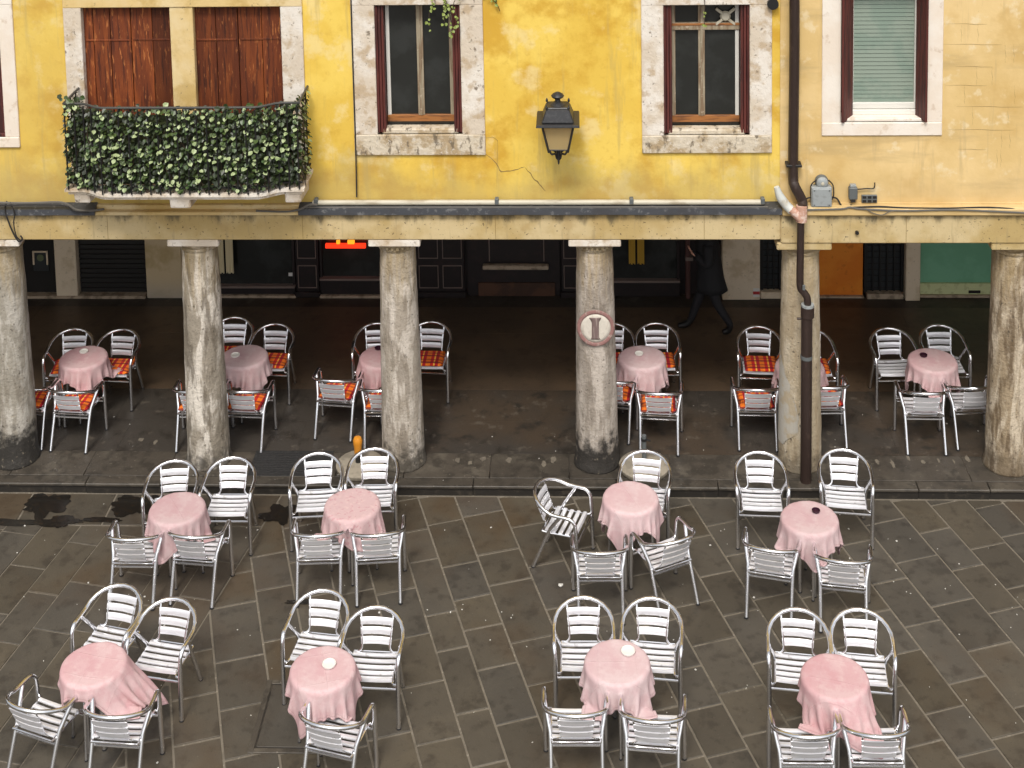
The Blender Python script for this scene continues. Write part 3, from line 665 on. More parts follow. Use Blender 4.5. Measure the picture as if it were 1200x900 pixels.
slab('balcony_slab', m_stone, zs0, zs1-.035, .0); slab('balcony_edge', m_stone, zs1-.034, zs1, .03)
for px_, ww in ((101, .17), (219, .225), (346, .17)):
    cx = onY(px_, 240, -.6).x
    fr = -.735 if ww < .22 else -.875
    bm = BM(); hexa(bm, [(cx-ww/2, fr+.03, zs0-.115), (cx+ww/2, fr+.03, zs0-.115), (cx+ww/2, WY, zs0-.17), (cx-ww/2, WY, zs0-.17), (cx-ww/2, fr, zs0-.002), (cx+ww/2, fr, zs0-.002), (cx+ww/2, WY, zs0-.002), (cx-ww/2, WY, zs0-.002)])
    obj('corbel', bm, m_stone, bal, bevel=.012)
zr = onY(216, 127, -.9).z
rail = [Vector((bxl, WY, zr)), Vector((bxl, fy(bxl), zr))]+[Vector((x, fy(x), zr)) for x in np.linspace(bxl+.04, bxr-.04, 36)]+[Vector((bxr, fy(bxr), zr)), Vector((bxr, WY, zr))]
tb('top_rail', m_railm, bal, rail, .014, 8)
tb('bottom_rail', m_iron, bal, [p-Vector((0, 0, zr-zs1-.06)) for p in rail], .012, 6)
for x in np.linspace(bxl+.02, bxr-.02, 25): tb('baluster', m_iron, bal, [(x, fy(x)-.04, zs1), (x, fy(x)-.04, zr-.01)], .0085, 5)
for xx in (bxl, bxr):
    for yy in (-.35, -.52): tb('baluster', m_iron, bal, [(xx, yy, zs1), (xx, yy, zr)], .0085, 5)

# beam, ledges
zb1 = 2.905; zb2 = 2.865; BY = -.30
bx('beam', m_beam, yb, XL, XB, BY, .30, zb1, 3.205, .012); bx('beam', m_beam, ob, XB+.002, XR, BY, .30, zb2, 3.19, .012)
bx('cornice', m_pier, yb, XL, XB, BY-.035, .0, 3.206, 3.245, .008); bx('cornice_top', m_pier, yb, XL, XB, WY-.05, 0, 3.246, 3.302, .008)
bx('cornice', m_ochre, ob, XB+.002, XR, BY-.045, .0, 3.191, 3.29, .02); bx('cornice_top', m_ochre, ob, XB+.002, XR, WY-.02, 0, 3.291, 3.302, .003)
for jx in (-5.3, -3.1, -.95, 1.35): bx('beam_joint', m_crack, yb, jx, jx+.005, BY-.0015, BY+.01, zb1+.012, 3.19, 0)
for jx in (3.55, 4.95): bx('beam_joint', m_crack, ob, jx, jx+.005, BY-.0015, BY+.01, zb2+.012, 3.18, 0)
c = onY(1004, 272, BY); bm = BM(); tube(bm, [c, c+Vector((0, -.03, 0))], .02, 10); obj('iron_stud', bm, m_iron, ob)
# columns
CX = [-6.61, -4.347, -2.082, .147, 2.45, 4.783]
CLAB = ['grey column with a black foot at the left edge', 'peeling column', 'grey column', 'column', 'ochre column', 'brown column']
COLR = []
def col_r(z): t = (z-KZ)/2.6; return .245-.042*t**1.15
for i, cx in enumerate(CX):
    par = yb if i < 4 else ob; zb = zb1 if i < 4 else zb2
    co = empty('column', Vector((cx, 0, KZ))-wloc(par), 0, par)
    ab = .085; zt = zb-ab
    prof = []; nz = 46
    for k in range(nz+1):
        z = .02+k/nz*(zt-.10-KZ-.02); r_ = col_r(z+KZ); r_ += .022*math.exp(-((z-.02)/.05)**2) if i not in (4,) else 0
        prof.append((r_, z))
    sd_ = i*9.1
    def rough(a, z):
        p = Vector((math.cos(a)*1.3+sd_, math.sin(a)*1.3, z*2.2)); q = Vector((math.cos(a)*5+sd_, math.sin(a)*5, z*9))
        d = .006*noise.noise(p)+.0045*noise.noise(q)+.003*noise.noise(q*2.3)
        if i == 1: d -= .012*max(0, noise.noise(Vector((math.cos(a)*3+4, math.sin(a)*3, z*3)))-.15)
        if z < .35: d -= .02*max(0, noise.noise(q*.8)-.05)*(1-z/.35)
        return d
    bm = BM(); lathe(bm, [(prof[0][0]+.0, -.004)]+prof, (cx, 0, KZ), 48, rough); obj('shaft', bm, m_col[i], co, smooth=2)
    zc = zt-.10; r1 = col_r(zc)
    bm = BM(); lathe(bm, [(r1-.01, zc-.004), (r1+.016, zc), (r1+.02, zc+.018), (r1+.012, zc+.03), (r1+.03, zc+.05), (r1+.062, zc+.085), (r1+.06, zt)], (cx, 0, 0), 32, lambda a, z: .004*noise.noise(Vector((math.cos(a)*4+sd_, math.sin(a)*4, z*8))))
    obj('capital', bm, m_col[i] if i in (4, 5) else m_col[1], co, smooth=1)
    if i in (2, 3):
        for k in range(26):
            a = 2*PI*k/26; q = r1+.03
            bm = BM(); box(bm, -.012, .012, -.014, .014, zc+.035, zc+.075); bmesh.ops.rotate(bm, verts=bm.verts, matrix=Matrix.Rotation(a, 3, 'Z')); bmesh.ops.translate(bm, verts=bm.verts, vec=(cx+q*math.cos(a), q*math.sin(a), 0)); obj('capital_tooth', bm, m_col[1], co)
    s2 = .29 if i < 4 else .30
    bm = BM(); box(bm, cx-s2, cx+s2, -.29 if i < 4 else -.285, .29, zt, zb-.001); obj('abacus', bm, m_stone if i < 4 else m_beam, co, bevel=.01)
    COLR.append(co)
# round sign with a picture of a column, fixed to the fourth column
ec = onY(698, 385, -.24); er = .212; cx = CX[3]
rsg = tag(empty('round_sign', (cx, -.24, ec.z-er)), 'round cream sign with red rim and column picture on the fourth column', 'sign')
def sign_y(x, z, off): return -(col_r(ec.z)+.018+off)+.22*(.225-math.sqrt(max(.225**2-(x-cx)**2, .001)))
def sign_part(name, rings, mat, off, thick):
    bm = BM(); vs = [[bm.verts.new((cx+p[0], sign_y(cx+p[0], 0, off), ec.z+p[1])) for p in r_] for r_ in rings]; n = len(vs[0])
    for p, q in zip(vs, vs[1:]):
        for j in range(n if name != 'column_figure' else n-1): bm.faces.new((p[j], p[(j+1) % n], q[(j+1) % n], q[j]))
    o = obj(name, bm, mat, rsg, smooth=2); md = o.modifiers.new('thickness', 'SOLIDIFY'); md.thickness = thick; md.offset = -1; return o
def circ(r_): return [(r_*math.cos(2*PI*j/48), r_*math.sin(2*PI*j/48)) for j in range(48)]
sign_part('rim', [circ(er*q) for q in (.80, .87, .94, 1.)], m_ring, .003, .008); sign_part('field', [circ(er*q) for q in (.02, .2, .4, .6, .81)], m_disc, 0, .006)
rows = []
for z in np.linspace(-.13, .125, 16):
    hw = .040+.030*max(0, (z-.07)/.055)**1.3+.014*max(0, (-.10-z)/.03); rows.append([(-hw-.004, z), (-hw/3, z), (hw/3, z), (hw-.004, z)])
sign_part('column_figure', rows, m_glyph, .004, .003)
for zz in (.15, -.15): bx('fixing', m_iron, rsg, cx-.02, cx+.02, -(col_r(ec.z)+.012), -col_r(ec.z)+.02, ec.z+zz-.01, ec.z+zz+.01, .002)
# whitewash patch on the pipe column
bm = BM(); cx = CX[4]; rows = []
for z in np.linspace(1.5, .42, 40):
    a0 = -.97; t_ = (1.5-z)/1.08; a1 = -.93+.80*min(1, t_*1.6)**.8-.55*max(0, (t_-.75)/.25)**1.5
    rr = col_r(z)+.0085; rows.append([bm.verts.new((cx+math.sin(a)*rr, -math.cos(a)*rr, z)) for a in np.linspace(a0*1.5, a1*1.5+.16*noise.noise(Vector((z*9, 3, 1))), 8)])
for a, b in zip(rows, rows[1:]):
    for k in range(7): bm.faces.new((a[k], a[k+1], b[k+1], b[k]))
obj('whitewash_patch', bm, m_white_patch, COLR[4])

# ------------------------------------------------------------------ shopfronts at the back of the arcade
def BX_(x): return onY(x, 320, BACK_Y).x
def BZ(y_): return onY(600, y_, BACK_Y).z
for b_, a, c_ in ((yb, XL, XB), (ob, XB+.002, XR)):
    bx('shop_wall', m_darkwood, b_, a, c_, BACK_Y+.12, BACK_Y+.3, KZ, 2.96, 0)
bx('end_light_blocker', m_pilb, yb, XL-.2, XL, -.2, BACK_Y+.3, 0, 2.96, 0); bx('end_light_blocker', m_pilb, ob, XR, XR+.2, -.2, BACK_Y+.3, 0, 2.96, 0)  # unseen walls added across both arcade ends to keep the inside dark
def pil(b_, xl, xr, mat, d=.14, name='pilaster'): return bx(name, mat, b_, BX_(xl), BX_(xr), BACK_Y-d+.1, BACK_Y+.119, KZ-.002, 2.955, .008)
pil(yb, 66, 91, m_pil); pil(yb, 172, 214, m_pilb); pil(yb, 214, 226, m_pilb, .08)
pil(yb, 846, 890, m_pil, .16); pil(ob, 1060, 1077, m_pil, .18)
bx('threshold', m_step, yb, BX_(20), BX_(170), BACK_Y-.06, BACK_Y+.1, KZ-.01, KZ+.035, .01)
bx('threshold', m_step, yb, BX_(226), BX_(346), BACK_Y-.03, BACK_Y+.1, KZ-.01, KZ+.03, .01)
bx('threshold', m_step, yb, BX_(374), BX_(486), BACK_Y-.03, BACK_Y+.1, KZ-.01, KZ+.03, .01)
# roller shutter slats
rsx0, rsx1 = BX_(92), BX_(171); rsh = empty('roller_shutter', Vector(((rsx0+rsx1)/2, BACK_Y+.05, KZ))-wloc(yb), 0, yb)
z = KZ+.04
while z < 2.5: bx('slat', m_shutter, rsh, rsx0, rsx1, BACK_Y+.06, BACK_Y+.085, z, z+.066, .008); z += .072
# dark recess at the far left with a small framed sign
bx('door_panel', m_dark, yb, BX_(-60), BX_(65), BACK_Y+.07, BACK_Y+.115, KZ+.03, 2.5, 0)
sg = tag(empty('wall_plaque', (BX_(47), BACK_Y+.04, BZ(314))), 'small dark plaque in a pale bracket frame behind the leftmost column', 'sign')
sx0, sx1, sz0, sz1 = BX_(38), BX_(56), BZ(312), BZ(296)
bx('board', m_gridd, sg, sx0, sx1, BACK_Y+.05, BACK_Y+.069, sz0-.1, sz1, 0)
for a in ((sx0, sx0+.025, sz0, sz1), (sx1-.025, sx1, sz0, sz1), (sx0, sx1, sz1-.02, sz1+.004)): bx('bracket', m_pil, sg, a[0], a[1], BACK_Y+.03, BACK_Y+.049, a[2], a[3], .004)
bm = BM(); tube(bm, [Vector((BX_(47), BACK_Y+.049, BZ(304))), Vector((BX_(47), BACK_Y+.038, BZ(304)))], .05, 14); obj('badge', bm, M('olive_badge', (.12, .14, .07), .5), sg)
# panelled woodwork
def panelled(xl, xr, ncol, z0=KZ+.06, rows=((.02, .40), (.46, .85), (.92, 1.5), (1.56, 2.3))):
    a, b = BX_(xl), BX_(xr); d = empty('panelled_woodwork', Vector(((a+b)/2, BACK_Y+.04, KZ))-wloc(yb), 0, yb)
    bx('backing', m_darkwood, d, a, b, BACK_Y+.04, BACK_Y+.119, KZ, 2.95, .006)
    bx('skirting', m_darkwood, d, a-.02, b+.02, BACK_Y-.02, BACK_Y+.05, KZ, KZ+.075, .01)
    wd = (b-a)/ncol
    for c_ in range(ncol):
        for r0, r1 in rows:
            x0_, x1_ = a+wd*c_+.03, a+wd*(c_+1)-.03; z0_, z1_ = z0+r0+.04, z0+r1
            for q in ((x0_, x1_, z0_, z0_+.012), (x0_, x1_, z1_-.012, z1_), (x0_, x0_+.012, z0_+.012, z1_-.012), (x1_-.012, x1_, z0_+.012, z1_-.012)):
                bx('moulding', m_dwedge, d, q[0], q[1], BACK_Y+.025, BACK_Y+.0395, q[2], q[3], .003)
panelled(346, 373, 1); panelled(488, 544, 2); panelled(658, 700, 1)
def shopwin(xl, xr, sill):
    a, b = BX_(xl), BX_(xr); d = empty('shop_window', Vector(((a+b)/2, BACK_Y+.06, KZ))-wloc(yb), 0, yb)
    bx('stall_riser', m_darkwood, d, a, b, BACK_Y+.03, BACK_Y+.119, KZ, sill-.03, .006)
    bx('sill', m_dwedge, d, a, b, BACK_Y-.01, BACK_Y+.119, sill-.029, sill, .006)
    bx('pane', m_glass, d, a+.04, b-.04, BACK_Y+.085, BACK_Y+.095, sill, 2.5, 0)
    for q in (a, b-.04): bx('frame_side', m_darkwood, d, q, q+.04, BACK_Y+.05, BACK_Y+.115, sill, 2.5, .005)
shopwin(227, 345, KZ+.16); shopwin(374, 486, BZ(327)); shopwin(702, 797, BZ(329))
# hanging fabric strips
for grp, mt, col_n in (((256, 264), m_cream, 'cream'), ((266.5, 275), m_cream, 'cream'), ((737, 744.5), m_yfab, 'yellow'), ((747, 755), m_yfab, 'yellow')):
    a, b = BX_(grp[0]), BX_(grp[1]); zb_ = BZ(318 if col_n == 'cream' else 307)
    bm = BM(); n = 7
    for s_ in range(n):
        t0, t1 = s_/n, (s_+1)/n
        box(bm, a+(b-a)*t0, a+(b-a)*t1-.001, BACK_Y-.06+.008*math.sin(s_*2.1), BACK_Y-.035+.008*math.sin(s_*2.1), zb_+.01*math.sin(s_*1.7), 2.4)
    side = ('left' if grp[0] in (256, 737) else 'right')
    tag(obj('curtain_strip', bm, mt), f'{side} of the two {col_n} hanging fabric strips before a dark shop window', 'curtain', 'hanging curtain strips')
# lit red sign
ls = tag(empty('lit_sign', (BX_(406), BACK_Y-.02, BZ(289))), 'glowing red and yellow sign left of the third column, under the beam', 'sign')
bx('red_box', m_neon, ls, BX_(383), BX_(430), BACK_Y-.05, BACK_Y+.0, BZ(289.5), BZ(284.5), .006)
for q in ((396, 400), (409, 417)): bx('yellow_letter', m_neony, ls, BX_(q[0]), BX_(q[1]), BACK_Y-.053, BACK_Y-.01, BZ(284.4), BZ(280), .006)
tag(bx('price_card', m_white, None, BX_(337), BX_(345), BACK_Y+.055, BACK_Y+.062, BZ(326), BZ(322), .001), 'tiny white card at the shop window left of the third column', 'card')
# entrance between the panelled doors: raised inner step
en = empty('entrance', Vector((BX_(604), BACK_Y, KZ))-wloc(yb), 0, yb)
bx('inner_panel', m_darkwood, en, BX_(548), BX_(656), BACK_Y+.06, BACK_Y+.118, KZ, 2.5, 0)
bx('push_bar', m_step, en, BX_(566), BX_(643), BACK_Y-.06, BACK_Y+.03, BZ(314.5), BZ(309.5), .012)
bx('kick_plate', M('brown_kick_plate', (.085, .036, .018), .6, layers=[dict(s=3, c=(.05, .022, .012), lo=.45, hi=.6)]), en, BX_(560), BX_(650), BACK_Y+.03, BACK_Y+.059, KZ+.002, KZ+.2, .004)
for q in (573, 637): bx('stile', m_dwedge, en, BX_(q), BX_(q)+.015, BACK_Y+.04, BACK_Y+.059, BZ(308), 2.4, .003)
tb('door_post', M('dull_red_post', (.09, .04, .035), .5), yb, [(BX_(806), BACK_Y, KZ), (BX_(806), BACK_Y, 2.4)], .035, 8)
bx('post_band', m_dwedge, yb, BX_(803), BX_(812), BACK_Y-.05, BACK_Y+.05, BZ(304), BZ(300), .004)
def gate(b_, xl, xr, z0, lab):
    a, b = BX_(xl), BX_(xr); g = empty('grid_gate', Vector(((a+b)/2, BACK_Y+.06, KZ))-wloc(b_), 0, b_)
    bx('backing', m_gridd, g, a, b, BACK_Y+.09, BACK_Y+.118, z0, 2.5, 0)
    for x in np.linspace(a+.03, b-.03, max(4, int((b-a)/.085))): bx('bar', m_iron, g, x-.012, x+.012, BACK_Y+.05, BACK_Y+.075, z0, 2.4, .003)
    z = z0+.04
    while z < 2.4: bx('bar', m_iron, g, a+.02, b-.02, BACK_Y+.0751, BACK_Y+.089, z-.01, z+.01, .003); z += .088
    for q in (a, b-.045): bx('gate_frame', m_iron, g, q, q+.045, BACK_Y+.03, BACK_Y+.1, z0, 2.45, .004)
gate(yb, 891, 917, KZ+.1, 0); gate(ob, 1013, 1060, KZ+.075, 0)
bx('gate_step', m_pil, yb, BX_(891), BX_(920), BACK_Y-.02, BACK_Y+.1, KZ-.01, KZ+.09, .01)
bx('gate_step', m_step, ob, BX_(1016), BX_(1059), BACK_Y-.03, BACK_Y+.1, KZ-.01, KZ+.07, .01)
od = bx('orange_door', m_orange, ob, BX_(940), BX_(1012), BACK_Y+.05, BACK_Y+.118, KZ+.02, 2.4, .004)
bx('door_sill', m_step, ob, BX_(935), BX_(1013), BACK_Y+.0, BACK_Y+.1, KZ-.01, KZ+.018, .006)
gp = empty('green_panel', Vector((BX_(1120), BACK_Y+.06, KZ))-wloc(ob), 0, ob)
bx('panel', m_green, gp, BX_(1078), BX_(1210), BACK_Y+.06, BACK_Y+.118, KZ+.2, 2.6, .004); bx('plinth', m_greenp, gp, BX_(1078), BX_(1210), BACK_Y+.03, BACK_Y+.118, KZ+.04, KZ+.199, .006)
bx('plinth_foot', m_step, gp, BX_(1078), BX_(1210), BACK_Y+.0, BACK_Y+.118, KZ, KZ+.039, .006); bx('vent_slot', m_dark, gp, BX_(1136), BX_(1150), BACK_Y+.02, BACK_Y+.031, KZ+.06, KZ+.1, .002)
st_ = tag(empty('sticker', (BX_(886), BACK_Y-.065, BZ(341))), 'small red and white sticker low on the grey pilaster', 'sticker')
bx('white_band', m_white, st_, BX_(882), BX_(889.5), BACK_Y-.066, BACK_Y-.062, BZ(345), BZ(335), .001); bx('red_band', m_red, st_, BX_(881.8), BX_(889.6), BACK_Y-.068, BACK_Y-.0665, BZ(342), BZ(338.5), .0005)

# ------------------------------------------------------------------ pipes and cables along the ledge
PYY = -.315
def pxl(pts, Y): return [onY(x, y_, Y) for x, y_ in pts]
cn = tag(empty('conduit', onY(630, 238, PYY)), 'long pale conduit pipe running along the ledge above the beam', 'pipe')
za = 3.335
tb('pipe', m_pvc, cn, [(onY(366, 236, PYY).x, PYY+.03, za), (onY(895, 236, PYY).x, PYY+.03, za)], .030, 10)
tb('lower_cable', m_greycable, cn, [(onY(355, 240, PYY).x, PYY+.0, za-.045), (onY(900, 240, PYY).x, PYY+.0, za-.045)], .011, 6)
for px_ in (370, 582, 740, 894):
    x = onY(px_, 232, PYY).x; bx('clip', m_greyd, cn, x-.022, x+.022, PYY-.008, PYY+.06, za-.012, za+.055, .006)
def flashing(x0, x1, lab):
    a, b = onY(x0, 246, PYY).x, onY(x1, 246, PYY).x
    bm = BM(); n = max(4, int((b-a)/.16)); pr = []
    for i in range(n+1):
        x = a+(b-a)*i/n; wv = .005*noise.noise(Vector((x*2, 0, 0)))
        pr.append([bm.verts.new(p) for p in ((x, BY-.042+wv, 3.212), (x, BY-.058+wv, 3.222), (x, BY-.05+wv, 3.285), (x, WY-.0035, 3.316), (x, WY-.0035, 3.25))])
    for p, q in zip(pr, pr[1:]):
        for k in range(5): bm.faces.new((p[k], q[k], q[(k+1) % 5], p[(k+1) % 5]))
    bm.faces.new(pr[0]); bm.faces.new(pr[-1][::-1])
    tag(obj('lead_flashing', bm, m_lead), lab, 'flashing', 'lead flashing strips')
flashing(350, 916, 'dark lead strip under the pale conduit, right of the balcony'); flashing(-40, 112, 'dark lead strip on the ledge left of the balcony')
def cable(name, px, Y, r, mat, lab, cat='cable', k=4):
    return tag(tb(name, mat, None, catmull(pxl(px, Y), k), r, 6), lab, cat)
cable('cable', [(411, -8), (413, 60), (415, 120), (417, 180), (418, 231)], WY-.034, .008, m_cable, 'thin dark cable running down the yellow wall left of a window')
cable('cable', [(-20, 237), (30, 238), (68, 237), (80, 240), (90, 246), (106, 247), (122, 245)], PYY-.05, .013, m_greycable, 'grey cable bundle on the ledge left of the balcony')
cable('cable', [(-20, 241), (40, 240), (76, 241), (86, 247), (104, 249)], PYY-.065, .008, m_cable, 'thin black cable beside the grey bundle, left of the balcony')
cable('cable', [(8, 236), (6, 246), (10, 260), (16, 274), (22, 283), (26, 280), (24, 276)], BY-.055, .010, m_cable, 'looped black cable hanging over the beam at the left edge')
cable('cable', [(12, 237), (17, 250), (16, 262), (19, 276), (24, 282)], BY-.07, .007, m_cable, 'second thinner cable hanging beside the loop at the left edge')
cable('cable', [(300, 247), (335, 248), (352, 245), (362, 240), (372, 240)], PYY-.06, .012, m_greycable, 'short grey cable under the balcony right corner')
cable('cable', [(944, 246), (985, 245), (996, 243), (1010, 245), (1060, 247), (1120, 246), (1215, 250)], BY-.05, .011, m_greycable, 'grey cable lying along the ochre ledge')
cable('cable', [(1000, 243), (1030, 242), (1060, 243.5), (1110, 244), (1160, 243), (1215, 247)], BY-.03, .009, m_cable, 'black cable lying along the ochre ledge')
cable('cable', [(1016, 246), (1024, 250), (1034, 252), (1042, 248), (1050, 247)], BY-.06, .005, m_greycable, 'thin drooping wire loop below the small vent grille')
cable('cable', [(975, 231), (981, 233), (986, 241), (992, 244), (998, 240)], WY-.04, .010, m_cable, 'black cable from the grey junction box to the ledge')
cable('cable', [(951, 231), (945, 233), (942, 238)], WY-.04, .009, m_cable, 'short black cable from the grey box to the drainpipe')
cable('cable', [(1005, 222), (1015, 221), (1023, 221), (1025, 218), (1025, 214)], WY-.03, .007, m_cable, 'thin black wire bending up right of the small grey box')
cable('cable', [(957, 211), (951, 216), (950, 226), (951, 232)], WY-.05, .007, m_cable, 'black wire on the left side of the bell')
cable('cable', [(971, 211), (976, 217), (977, 228), (975, 234)], WY-.05, .007, m_cable, 'black wire on the right side of the bell')
# boxes
a, b, c0, d0 = px_rect(951, 975, 220, 243, WY-.1); jb = tag(empty('junction_box', ((a+b)/2, WY, c0)), 'square grey junction box on the ochre wall beside the drainpipe', 'junction box')
bx('body', m_grey, jb, a, b, WY-.10, WY, c0, d0, .008); bx('lid', m_grey, jb, a+.012, b-.012, WY-.112, WY-.1005, c0+.012, d0-.012, .004)
for sx_ in (a+.03, b-.03):
    for sz_ in (c0+.03, d0-.03): bx('screw', m_greyd, jb, sx_-.008, sx_+.008, WY-.115, WY-.1125, sz_-.008, sz_+.008, .002)
c = onY(963.5, 214, WY-.06); bl = tag(empty('alarm_bell', c), 'small round grey bell mounted above the junction box', 'bell')
def disc_y(name, mat, par, c, prof, n=20):
    bm = BM(); lathe(bm, prof, n=n); bmesh.ops.rotate(bm, verts=bm.verts, matrix=Matrix.Rotation(PI/2, 3, 'X')); bmesh.ops.translate(bm, verts=bm.verts, vec=c); return obj(name, bm, mat, par, smooth=1)
disc_y('base', m_greyd, bl, c, [(.072, -.058), (.074, -.02), (.06, 0)]); disc_y('dome', m_grey, bl, c, [(.064, 0), (.062, .015), (.045, .03), (.018, .034)]); disc_y('knob', m_pvc, bl, c, [(.02, .034), (.018, .042), (.008, .045)], 10)
a, b, c0, d0 = px_rect(995, 1005, 220, 236, WY-.06); jb2 = tag(empty('meter_box', ((a+b)/2, WY, c0)), 'small narrow dark grey box right of the junction box', 'utility box')
bx('body', m_greyd, jb2, a, b, WY-.07, WY, c0+.02, d0, .008); bx('cap', m_grey, jb2, a+.015, b-.015, WY-.06, WY-.01, d0, d0+.03, .004); bx('gland', m_cable, jb2, a+.02, b-.02, WY-.06, WY-.01, c0-.015, c0+.02, .005)
a, b, c0, d0 = px_rect(1010, 1028, 229, 238, WY-.03); vg = tag(empty('vent_grille', ((a+b)/2, WY, c0)), 'tiny rectangular dark vent grille above the ochre ledge', 'vent')
bx('plate', m_greyd, vg, a, b, WY-.03, WY, c0, d0, .004)
for k in range(3):
    for j in range(2):
        q = a+(b-a)*(k+.5)/3; zq = c0+(d0-c0)*(j+.5)/2; bx('slot', m_dark, vg, q-.02, q+.02, WY-.0335, WY-.0302, zq-.014, zq+.014, 0)

# drainpipe
dp = tag(empty('drainpipe', (onY(944, 560, -.33).x, -.33, KZ)), 'dark brown drainpipe running down the seam between the buildings to the pavement', 'drainpipe')
YP = WY-.075; YQ = -.385
up = pxl([(931, -30), (931, 60), (930, 140), (929.5, 205)], YP)+pxl([(931, 217), (936, 227), (940, 236)], -.33)+pxl([(940.5, 243)], YQ)
tb('upper_pipe', m_pipe, dp, catmull(up, 4), .056, 12)
tb('joint_sleeve', m_copper, dp, pxl([(939.5, 241), (939, 259)], YQ), .062, 12)
tb('branch_pipe', m_pipew, dp, catmull(pxl([(910, 219), (914, 230), (921, 240)], YQ+.02)+pxl([(928, 247)], YQ), 4), [.03+.02*min(1, i/5) for i in range(13)], 10)
tb('branch_wrap', m_copper, dp, pxl([(927, 245), (932, 250), (937.5, 257)], YQ-.02), [.042, .05, .04], 10)
mid = pxl([(938.5, 258), (938, 290), (937.5, 326)], YQ)+pxl([(938.5, 338), (943, 344), (946, 350), (946.5, 362)], -.37)
tb('middle_pipe', m_pipe, dp, catmull(mid, 4), .040, 12)
tb('collar', m_pipe, dp, pxl([(946.3, 359), (946.3, 371)], -.365), .074, 14); tb('collar_rim', m_grey, dp, pxl([(946.4, 356.5), (946.4, 359.2)], -.365), .070, 14)
e = onY(945.5, 372, -.365); f = onZ(943, 559, KZ)
tb('lower_pipe', m_pipe, dp, [e, Vector((f.x, -.365, KZ))], .062, 14)
for y_ in (193,): x = onY(930, y_, YP); bx('bracket', m_iron, dp, x.x-.085, x.x+.085, YP-.05, WY+.01, x.z-.014, x.z+.014, .004)
x = onY(945, 418, -.365); bm = BM(); tube(bm, [x-Vector((0, 0, .02)), x+Vector((0, 0, .02))], .067, 14); obj('bracket_ring', bm, m_greyd, dp, smooth=1)
bx('bracket', m_greyd, dp, x.x-.012, x.x+.012, -.30, -.2, x.z-.015, x.z+.015, .003)
bx('hook', m_pipe, dp, e.x-.11, e.x-.06, -.385, -.36, e.z-.02, e.z+.0, .004); bx('label_patch', m_greyd, dp, onY(941, 335, YQ).x-.012, onY(941, 335, YQ).x+.018, YQ-.048, YQ-.03, onY(941, 338, YQ).z, onY(941, 332, YQ).z, .002)

# ------------------------------------------------------------------ wall lantern
LY = -.62; lc = onY(654, 150, LY); px_m = 1/ (onY(654, 150, LY)-onY(655, 150, LY)).length
def lz(y_): return onY(654, y_, LY+.0).z
lan = tag(empty('wall_lantern', (lc.x, LY, lz(195))), 'black iron wall lantern with frosted glass on the yellow wall', 'lantern')
def frust(name, mat, par, w0, w1, z0, z1, bev=.004):
    bm = BM(); hexa(bm, [(lc.x-w0, LY-w0, z0), (lc.x+w0, LY-w0, z0), (lc.x+w0, LY+w0, z0), (lc.x-w0, LY+w0, z0), (lc.x-w1, LY-w1, z1), (lc.x+w1, LY-w1, z1), (lc.x+w1, LY+w1, z1), (lc.x-w1, LY+w1, z1)])
    return obj(name, bm, mat, par, bevel=bev)
zbm = 4.41; gw1, gw0 = .168, .102; zg1, zg0 = zbm-.012, zbm-.30
rf = frust('brim', m_lamp, lan, .232, .225, zbm-.014, zbm+.012)
frust('roof', m_lamp, lan, .175, .125, zbm+.0125, zbm+.15, .012); frust('roof_lip', m_lamp, lan, .11, .10, zbm+.151, zbm+.165)
bm = BM(); lathe(bm, [(.085, .166), (.06, .185), (.032, .20), (.028, .225), (.062, .245), (.07, .262), (.05, .285), (.02, .30), (.006, .305)], (lc.x, LY, zbm), 20); obj('finial', bm, m_lamp, lan, smooth=1)
for sx_ in (-1, 1):
    for sy_ in (-1, 1):
        tb('corner_bar', m_lamp, lan, [(lc.x+sx_*gw1, LY+sy_*gw1, zg1), (lc.x+sx_*gw0, LY+sy_*gw0, zg0-.03)], .0125, 6)
        bm = BM(); lathe(bm, [(.012, 0), (.014, .02), (.002, .045)], (lc.x+sx_*.118, LY+sy_*.118, zbm+.151), 8); obj('spike', bm, m_lamp, lan)
        tb('scroll', m_lamp, lan, catmull([(lc.x+sx_*gw0*.95, LY+sy_*gw0*.95, zg0), (lc.x+sx_*.075, LY+sy_*.075, zg0-.06), (lc.x+sx_*.035, LY+sy_*.035, zg0-.075), (lc.x+sx_*.02, LY+sy_*.02, zg0-.13)], 4), .011, 6)
for ax_ in (0, 1):
    for s in (-1, 1):
        bm = BM(); q0, q1 = gw0-.004, gw1-.004
        P = [(-q0, s*q0, zg0), (q0, s*q0, zg0), (q1, s*q1, zg1), (-q1, s*q1, zg1)]
        if ax_: P = [(p[1], p[0], p[2]) for p in P]
        vs = [bm.verts.new((lc.x+p[0], LY+p[1], p[2])) for p in P]; bm.faces.new(vs); g_ = obj('glass_pane', bm, m_lglass, lan)
        mo = g_.modifiers.new('thickness', 'SOLIDIFY'); mo.thickness = .003
frust('glass_floor', m_lamp, lan, gw0+.004, gw0+.006, zg0-.012, zg0, .003)
bm = BM(); lathe(bm, [(.022, 0), (.022, .06), (.045, .09), (.05, .13), (.03, .16)], (lc.x, LY, zg0), 14); obj('bulb', bm, M('white_bulb_glass', (.7, .66, .55), .3), lan, smooth=1)
bm = BM(); lathe(bm, [(.003, -.205), (.010, -.19), (.012, -.16), (.022, -.15), (.018, -.12), (.03, -.10), (.026, -.05), (.034, -.013)], (lc.x, LY, zg0), 14); obj('pendant', bm, m_lamp, lan, smooth=1)
tb('bracket_arm', m_lamp, lan, catmull([(lc.x, LY+.01, zg0-.11), (lc.x, LY+.12, zg0-.13), (lc.x, LY+.27, zg0-.05), (lc.x, WY, zg0+.05)], 5), .016, 8)
bx('wall_plate', m_lamp, lan, lc.x-.04, lc.x+.04, WY-.016, WY+.004, zg0-.08, zg0+.16, .006)

